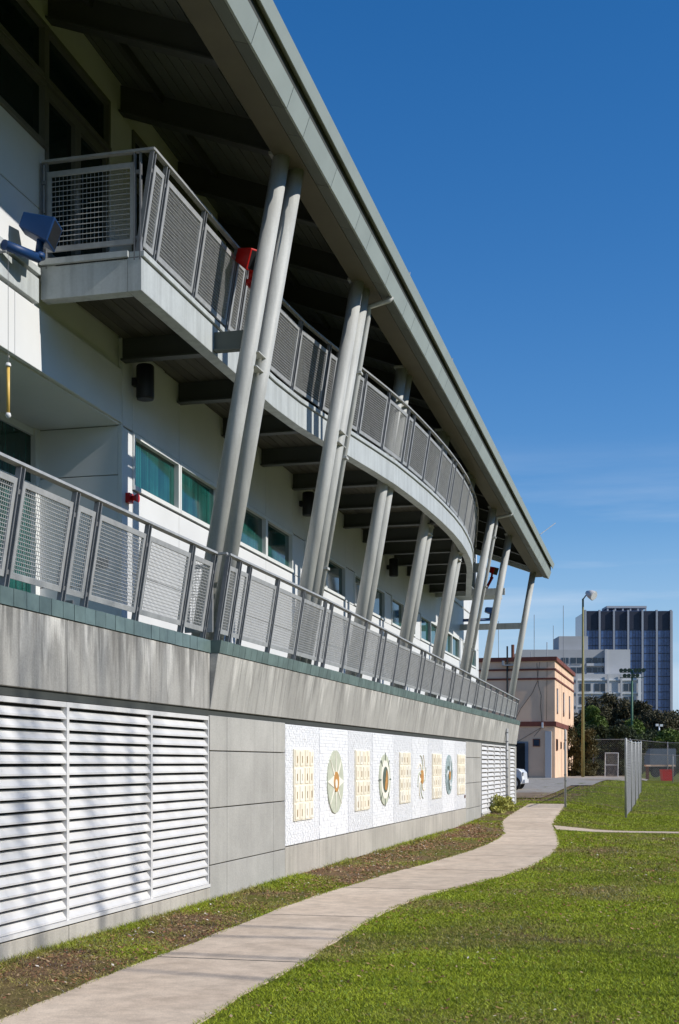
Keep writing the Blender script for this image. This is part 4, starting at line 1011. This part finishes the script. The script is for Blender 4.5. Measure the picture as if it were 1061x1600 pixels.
def tree(name, label, cat, loc, h, cr, mat, seed, nleaf=9000, leaf=.14, trunk_h=.3, group=None, squash=1.0, crown_part='crown'):
    r = random.Random(seed); x, y, z = loc
    T = thing(name, loc, label, cat, group)
    tb = MB(); top = z + h * .8
    tr = max(.04, h * .022)
    tb.tube([(x, y, z - .2), (x + r.uniform(-.1, .1), y, z + h * .35), (x + r.uniform(-.2, .2), y, top)], [tr * 1.3, tr, tr * .35], 8)
    cl = []
    nb = 16
    for i in range(nb):
        a = 2 * math.pi * i / nb * 2.4 + r.random(); zz = z + h * (trunk_h + (1 - trunk_h) * (i + .5) / nb * .92)
        f = (i + .5) / nb; ext = cr * math.sin(math.pi * (.18 + .72 * f)) ** .8 * r.uniform(.5, .95) * squash
        ex, ey = x + math.cos(a) * ext, y + math.sin(a) * ext
        tb.tube([(x, y, zz - h * .08), ((x + ex) / 2, (y + ey) / 2, zz - h * .01), (ex, ey, zz + h * .02)], [tr * .5, tr * .3, tr * .12], 5)
        for j in range(3):
            t = r.uniform(.45, 1.1); cl.append(((x + (ex - x) * t + r.uniform(-.25, .25) * cr * .6, y + (ey - y) * t + r.uniform(-.25, .25) * cr * .6, zz + r.uniform(-.06, .08) * h), cr * r.uniform(.22, .40), int(nleaf / (nb * 3))))
    ob('trunk', tb, 'bark', T)
    V, Fc = leaf_mesh(cl, 0, leaf, seed); link(bpy.data.objects.new(crown_part, np_mesh(crown_part, V, Fc, mat)), T)
    return T
def at_px(x, d): return cw(x, d)
# x at depth d: (u-530.5)*d/2065
def ux(u, d): return (u - 530.5) * d / 2065
gtree = 'trees behind the gravel yard'
for i, (u, vtop, d, rad, mat, lab, seed) in enumerate([
        (925, 1092, 175, 3.4, 'fol_brown', 'russet tree directly behind the ochre lamp post', 11),
        (957, 1088, 190, 4.2, 'fol_brown', 'broad russet tree left of the green light pole', 12),
        (1000, 1098, 185, 4.2, 'fol_brown', 'russet tree behind the green light pole', 13),
        (1032, 1112, 180, 4.0, 'fol_brown', 'russet tree right of the green light pole', 14),
        (1062, 1118, 185, 4.5, 'fol_brown', 'russet tree cut by the right edge of the picture', 15),
        (925, 1108, 140, 2.1, 'fol_green', 'rounded bright green tree beside the ochre lamp post', 16),
        (985, 1128, 150, 2.8, 'fol_green', 'small yellow green tree at the foot of the green light pole', 17),
        (1045, 1146, 150, 2.8, 'fol_green', 'low green tree behind the pipe rail fence', 18),
        (965, 1140, 135, 3.0, 'fol_dark', 'dark tree in the middle of the tree belt', 19),
        (1015, 1140, 160, 3.4, 'fol_dark', 'dark tree behind the wire fence on the right', 20)]):
    x, y = cw(ux(u, d), d); zt = 1.6 + (1192 - vtop) * d / 2065
    tree('tree', lab, 'tree', (x, y, .4), zt - .4, rad, mat, seed, 22000, .14 * d / 150, .12, gtree)
# vine covered hedge along the yard fence
for i, (x, d, hh, mat, lab) in enumerate([(17.8, 101, 3.9, 'fol_vine', 'olive vine hedge at the corner of the orange building'), (19.8, 108, 4.3, 'fol_dark', 'dark hedge behind the wire gate'), (21.9, 109, 4.2, 'fol_dark', 'dark hedge at the right end of the yard fence'), (23.6, 110, 3.4, 'fol_dark', 'low dark hedge beside the parked vehicles')]):
    X, Y = cw(x, d); r = random.Random(40 + i); z0 = g(X, Y)
    T = thing('hedge', (X, Y, z0), lab, 'hedge', 'hedges along the yard fence')
    cl = [((X + r.uniform(-1.6, 1.6), Y + r.uniform(-.5, .7), z0 + r.uniform(.1, hh - .35)), r.uniform(.3, .6), 320) for _ in range(46)]
    V, Fc = leaf_mesh(cl, 0, .085, 50 + i); link(bpy.data.objects.new('foliage', np_mesh('foliage', V, Fc, mat)), T)
    sb = MB()
    for j in range(7): sx2 = X + r.uniform(-1, 1); sb.tube([(sx2, Y, z0 - .1), (sx2 + r.uniform(-.2, .2), Y, z0 + hh * .7)], [.04, .015], 5)
    ob('stems', sb, 'bark', T)
# yellow green shrub at the base of the far louvre
T = thing('shrub', (-5.05, 39.2, .12), 'small yellow green shrub at the foot of the far louvre vent', 'shrub')
r = random.Random(5); cl = [((-5.0 + r.uniform(-.18, .2), 39.2 + r.uniform(-.9, .9), .12 + r.uniform(.08, .42)), r.uniform(.10, .18), 110) for _ in range(22)]
V, Fc = leaf_mesh(cl, 0, .045, 77); link(bpy.data.objects.new('foliage', np_mesh('foliage', V, Fc, 'fol_yellow')), T)
sb = MB()
for j in range(6): sb.tube([(-5.0, 38.6 + .22 * j, .05), (-5.0 + r.uniform(-.1, .1), 38.6 + .22 * j + r.uniform(-.1, .1), .45)], [.012, .005], 5)
ob('stems', sb, 'bark', T)

# ------------------------------------------------------------------ small things far right
def crate(name, label, cat, u, d, wd, hgt, dp, mat, z=None):
    X, Y = cw(ux(u, d), d); z0 = g(X, Y) if z is None else z
    T = thing(name, (X, Y, z0), label, cat, None, th)
    return T
T = crate('container', '', '', 1012, 112, 0, 0, 0, None); tag(T, 'white box truck standing behind the pipe rail fence', 'truck')
lob('cargo_box', MB().box(.2, 2.4, 0, 2.2, .9, 2.45), 'bluegrey', T); lob('chassis', MB().box(.2, 2.4, .2, 2.0, .5, .88), 'rubber', T)
for x in (.7, 2.0): lob('wheel', MB().tube([(x, -.05, .42), (x, .2, .42)], .42, 14), 'rubber', T, True)
T = crate('red_bin', '', '', 1036, 96, 0, 0, 0, None); tag(T, 'red plastic bin behind the fence at the right edge', 'bin')
o = lob('body', MB().hexa([(0, 0, .05), (.7, 0, .05), (.7, .7, .05), (0, .7, .05), (-.06, -.06, .8), (.76, -.06, .8), (.76, .76, .8), (-.06, .76, .8)]), 'red', T); lob('lid', MB().box(-.08, .78, -.08, .78, .805, .87), 'red', T)
T = crate('timber_stack', '', '', 1010, 100, 0, 0, 0, None); tag(T, 'brown timber bench stack behind the end of the wire fence', 'bench')
for k in range(3): lob('plank', MB().box(0, 2.2, k * .25, k * .25 + .22, 1.0, 1.12), 'orange', T)
for x in (.1, 1.95): lob('trestle', MB().box(x, x + .12, .05, .65, 0, .99), 'rust', T)
T = crate('street_lamp', '', '', 1022, 190, 0, 0, 0, None); tag(T, 'thin street lamp with curved arm among the far trees', 'street lamp')
lob('pole', MB().tube([(-2.6, 0, 0), (-2.6, 0, 5.6), (-1.6, 0, 6.2), (-.2, 0, 6.35)], .06, 8), 'galv', T, True); lob('lamp_head', MB().box(-.5, .25, -.12, .12, 6.27, 6.42), 'white', T)
T = crate('street_lamp', '', '', 1030, 170, 0, 0, 0, None); tag(T, 'white twin head lamp on a short pole before the russet trees', 'street lamp')
lob('pole', MB().tube([(0, 0, 0), (0, 0, 6.0)], .1, 8), 'white', T, True); lob('lamp_head', MB().box(-.45, -.1, -.15, .15, 6.0, 6.3).box(.1, .45, -.15, .15, 5.95, 6.25), 'white', T)

# ------------------------------------------------------------------ bare tree right of the camera: its branches throw the dappled shadows
T = thing('bare_tree', (14.2, 9.9, 0), 'leafless many stemmed tree right of the picture, seen only by its branch shadows', 'tree')
tb = MB(); r = random.Random(21)
def branch(p, d, L, rad, depth):
    q = p + d * L; mid = p + d * (L * .5) + Vector((r.uniform(-1, 1), r.uniform(-1, 1), r.uniform(-.4, .4))) * L * .06
    tb.tube([p, mid, q], [rad, rad * .85, rad * .66], 6 if depth < 3 else 4, False)
    if depth >= 6: return
    for k in range(3 if depth < 4 else 2):
        nd = (d + Vector((r.uniform(-1, 1), r.uniform(-1, 1), r.uniform(-.1, .8))) * .6).normalized()
        branch(p + d * L * r.uniform(.7, 1.0), nd, L * r.uniform(.66, .84), rad * r.uniform(.52, .68), depth + 1)
for k in range(4):           # clump of thin stems
    ya_ = 8.5 + 1.0 * k + r.uniform(-.2, .2); xa_ = 14 + r.uniform(-.6, .6)
    tb.tube([(14.2 + r.uniform(-.15, .15), 10.2 + r.uniform(-.15, .15), -.2), (14.1, (ya_ + 10.2) / 2, 4.5), (xa_, ya_, 11.8)], [.06, .04, .022], 7)
    branch(Vector((xa_, ya_, 11.7)), Vector((r.uniform(-.2, .2), r.uniform(-.25, .25), 1)).normalized(), 1.7, .04, 2)
ob('branches', tb, 'bark', T)
for k, y in enumerate((-14, -3, 9, 22, 35, 48, 61, 75, 90)):  # windows reflect these unseen trees; tall and dense crowns added to cut sky fill
    x = 47 + 2 * ((k * 7) % 3)
    tree('unseen_lawn_tree', ('nearest', 'second nearest', 'third nearest', 'fourth nearest', 'middle', 'fourth farthest', 'third farthest', 'second farthest', 'farthest')[k] + ' evergreen across the lawn, unseen, made tall to block low sky light', 'tree', (x, y, g(x, y)), 22 + (k * 5) % 4, 8.5, 'fol_dark', 30 + k, 9000, .85, .04, 'unseen evergreens across the lawn')

# ------------------------------------------------------------------ grass blades and litter
rs_ = np.random.RandomState(3)
def scatter(n, x0, x1, y0, y1): return np.stack([x0 + (x1 - x0) * rs_.rand(n), y0 + (y1 - y0) * rs_.rand(n)], 1)
FE = scatter(330000, .6, 12, 4, 46); FE = FE[rs_.rand(len(FE)) < np.clip((12 - FE[:, 0]) / 11.4, 0, 1) ** 2 * np.clip(1.25 - FE[:, 1] / 60, .3, 1)]
Pg = np.concatenate([scatter(260000, -5.23, .7, 6.2, 11), scatter(210000, -5.23, .8, 11, 18), scatter(140000, -5.23, 1.0, 18, 30), scatter(90000, -5.23, 1.6, 30, 48), scatter(45000, -7, 2.5, 45, 88), FE])
yy_ = Pg[:, 1]; yt = np.linspace(5, 80, 1501)
LX = np.array([ipl(v) for v in yt]); RX = np.array([ipr(v) for v in yt])
lx_ = np.interp(yy_, yt, LX); rx_ = np.interp(yy_, yt, RX)
eo = .045 * rs_.rand(len(Pg)) ** 2
onpath = (Pg[:, 0] > lx_ + eo) & (Pg[:, 0] < rx_ - eo) & (yy_ < 45.4)
edge = np.minimum(np.abs(Pg[:, 0] - lx_), np.abs(Pg[:, 0] - rx_))
sidep = (Pg[:, 0] > -2.95) & (yy_ > 32.2 - .06 * (Pg[:, 0] + 1)) & (yy_ < 33.65 - .06 * (Pg[:, 0] + 1))
worn = np.array([noise.fractal((x * .55, y * .55, 1.7), 1, 2, 4) for x, y in Pg]); lush = np.array([noise.noise((x * 1.7, y * 1.7, 9.1)) for x, y in Pg])
strip_ = (Pg[:, 0] < lx_)
worn = np.where(strip_, worn + .26, worn * .6 - .08)
nearwall = np.clip((-4.85 - Pg[:, 0]) / .35, 0, 1) * strip_
worn = worn - nearwall * .32
keep = ~onpath & ~sidep & (rs_.rand(len(Pg)) > np.clip((worn - .12) * 2.6, 0, .90)) & (yy_ < np.array([gedge(x) for x in Pg[:, 0]]) + 2)
keep &= ~((yy_ > 46.0) & (rs_.rand(len(Pg)) < .35))
Pg = Pg[keep]; worn = worn[keep]; lush = lush[keep]; nw = nearwall[keep]; n = len(Pg)
zg = np.array([g(x, y) for x, y in Pg])
inp = (Pg[:, 0] > np.interp(Pg[:, 1], yt, LX) - .01) & (Pg[:, 0] < np.interp(Pg[:, 1], yt, RX) + .01) & (Pg[:, 1] < 45.4); zg = zg + .008 * inp
far_ = np.clip((Pg[:, 1] - 8) / 30, 0, 1.8)
hgt = (.008 + .017 * rs_.rand(n) + .010 * np.clip(lush, 0, 1)) * (1 + .45 * far_) + nw * .06 * rs_.rand(n) ** 2
wid = .0027 * (1 + 2.6 * far_) * (.7 + .6 * rs_.rand(n))
ang = rs_.rand(n) * 6.283; ln_ = (.4 + 1.5 * rs_.rand(n)) * hgt; la = rs_.rand(n) * 6.283
base = np.stack([Pg[:, 0], Pg[:, 1], zg - .002], 1); dv = np.stack([np.cos(ang) * wid, np.sin(ang) * wid, np.zeros(n)], 1)
tip = base + np.stack([np.cos(la) * ln_, np.sin(la) * ln_, hgt], 1)
V = np.stack([base - dv, base + dv, tip], 1).reshape(-1, 3)
gA = np.array([.215, .275, .012]); gB = np.array([.38, .44, .03]); gC = np.array([.34, .25, .11])
hue = np.array([noise.noise((x * .8 + 5, y * .8, 21)) for x, y in Pg])
t1 = np.clip(.5 + .45 * lush + .5 * hue + .5 * (rs_.rand(n) - .5), 0, 1)[:, None]; t2 = np.clip((worn + .12) * 1.8 + (rs_.rand(n) - .55) * .7, 0, .85)[:, None]
colr = gB * (1 - t1) + gA * t1; colr = colr * (1 - t2) + gC * t2; colr = colr * (.55 + .85 * rs_.rand(n))[:, None]; blue = (rs_.rand(n) < (.06) * (1 + 2 * np.clip(-hue, 0, 1))); colr[blue] = colr[blue] * np.array([.7, .9, 2.6])
tint = np.repeat(np.concatenate([colr, np.ones((n, 1))], 1), 3, axis=0)
gm = np_mesh('grass', V, np.arange(3 * n).reshape(-1, 3), 'grass', tint)
tag(link(bpy.data.objects.new('grass', gm)), 'short patchy mown grass on both sides of the footpath', 'grass', None, 'stuff')
# fallen leaves and bits, mostly on the worn strip
Pl = np.concatenate([np.stack([-5.2 + rs_.rand(22000) * 1.7, 6 + rs_.rand(22000) * 28], 1), scatter(9000, -3, .7, 6, 30)])
lx_ = np.interp(Pl[:, 1], yt, LX); rx_ = np.interp(Pl[:, 1], yt, RX)
kk = ((Pl[:, 0] < lx_ - .02) | (Pl[:, 0] > rx_ + .02)) & (rs_.rand(len(Pl)) < np.array([.25 + .75 * (noise.noise((x * .9, y * .45, 4)) > -.05) for x, y in Pl])); Pl = Pl[kk]; n = len(Pl)
ang = rs_.rand(n) * 6.283; sz = (.006 + .012 * rs_.rand(n)) * (1 + .03 * Pl[:, 1]); zz = np.array([g(x, y) for x, y in Pl]) + .008 + .014 * rs_.rand(n)
cc, ss_ = np.cos(ang), np.sin(ang); tl_ = (rs_.rand(n) - .5) * 1.0
def pt_(a, b, c): return np.stack([Pl[:, 0] + sz * (a * cc - b * ss_), Pl[:, 1] + sz * (a * ss_ + b * cc), zz + sz * c * tl_], 1)
V = np.stack([pt_(-1, 0, -1), pt_(0, -.55, .2), pt_(1.1, 0, 1), pt_(0, .55, -.2)], 1).reshape(-1, 3)
pal = np.array([[.20, .10, .05], [.28, .16, .08], [.13, .07, .04], [.34, .24, .14], [.22, .08, .05], [.55, .50, .44]]); pc = pal[rs_.choice(6, n, p=[.28, .24, .22, .14, .09, .03])]
tint = np.repeat(np.concatenate([pc * (.9 + .8 * rs_.rand(n))[:, None], np.ones((n, 1))], 1), 4, axis=0)
tag(link(bpy.data.objects.new('leaf_litter', np_mesh('leaf_litter', V, np.arange(4 * n).reshape(-1, 4), 'leaf_litter', tint))), 'brown fallen leaves on the worn strip beside the wall', 'leaves', None, 'stuff')
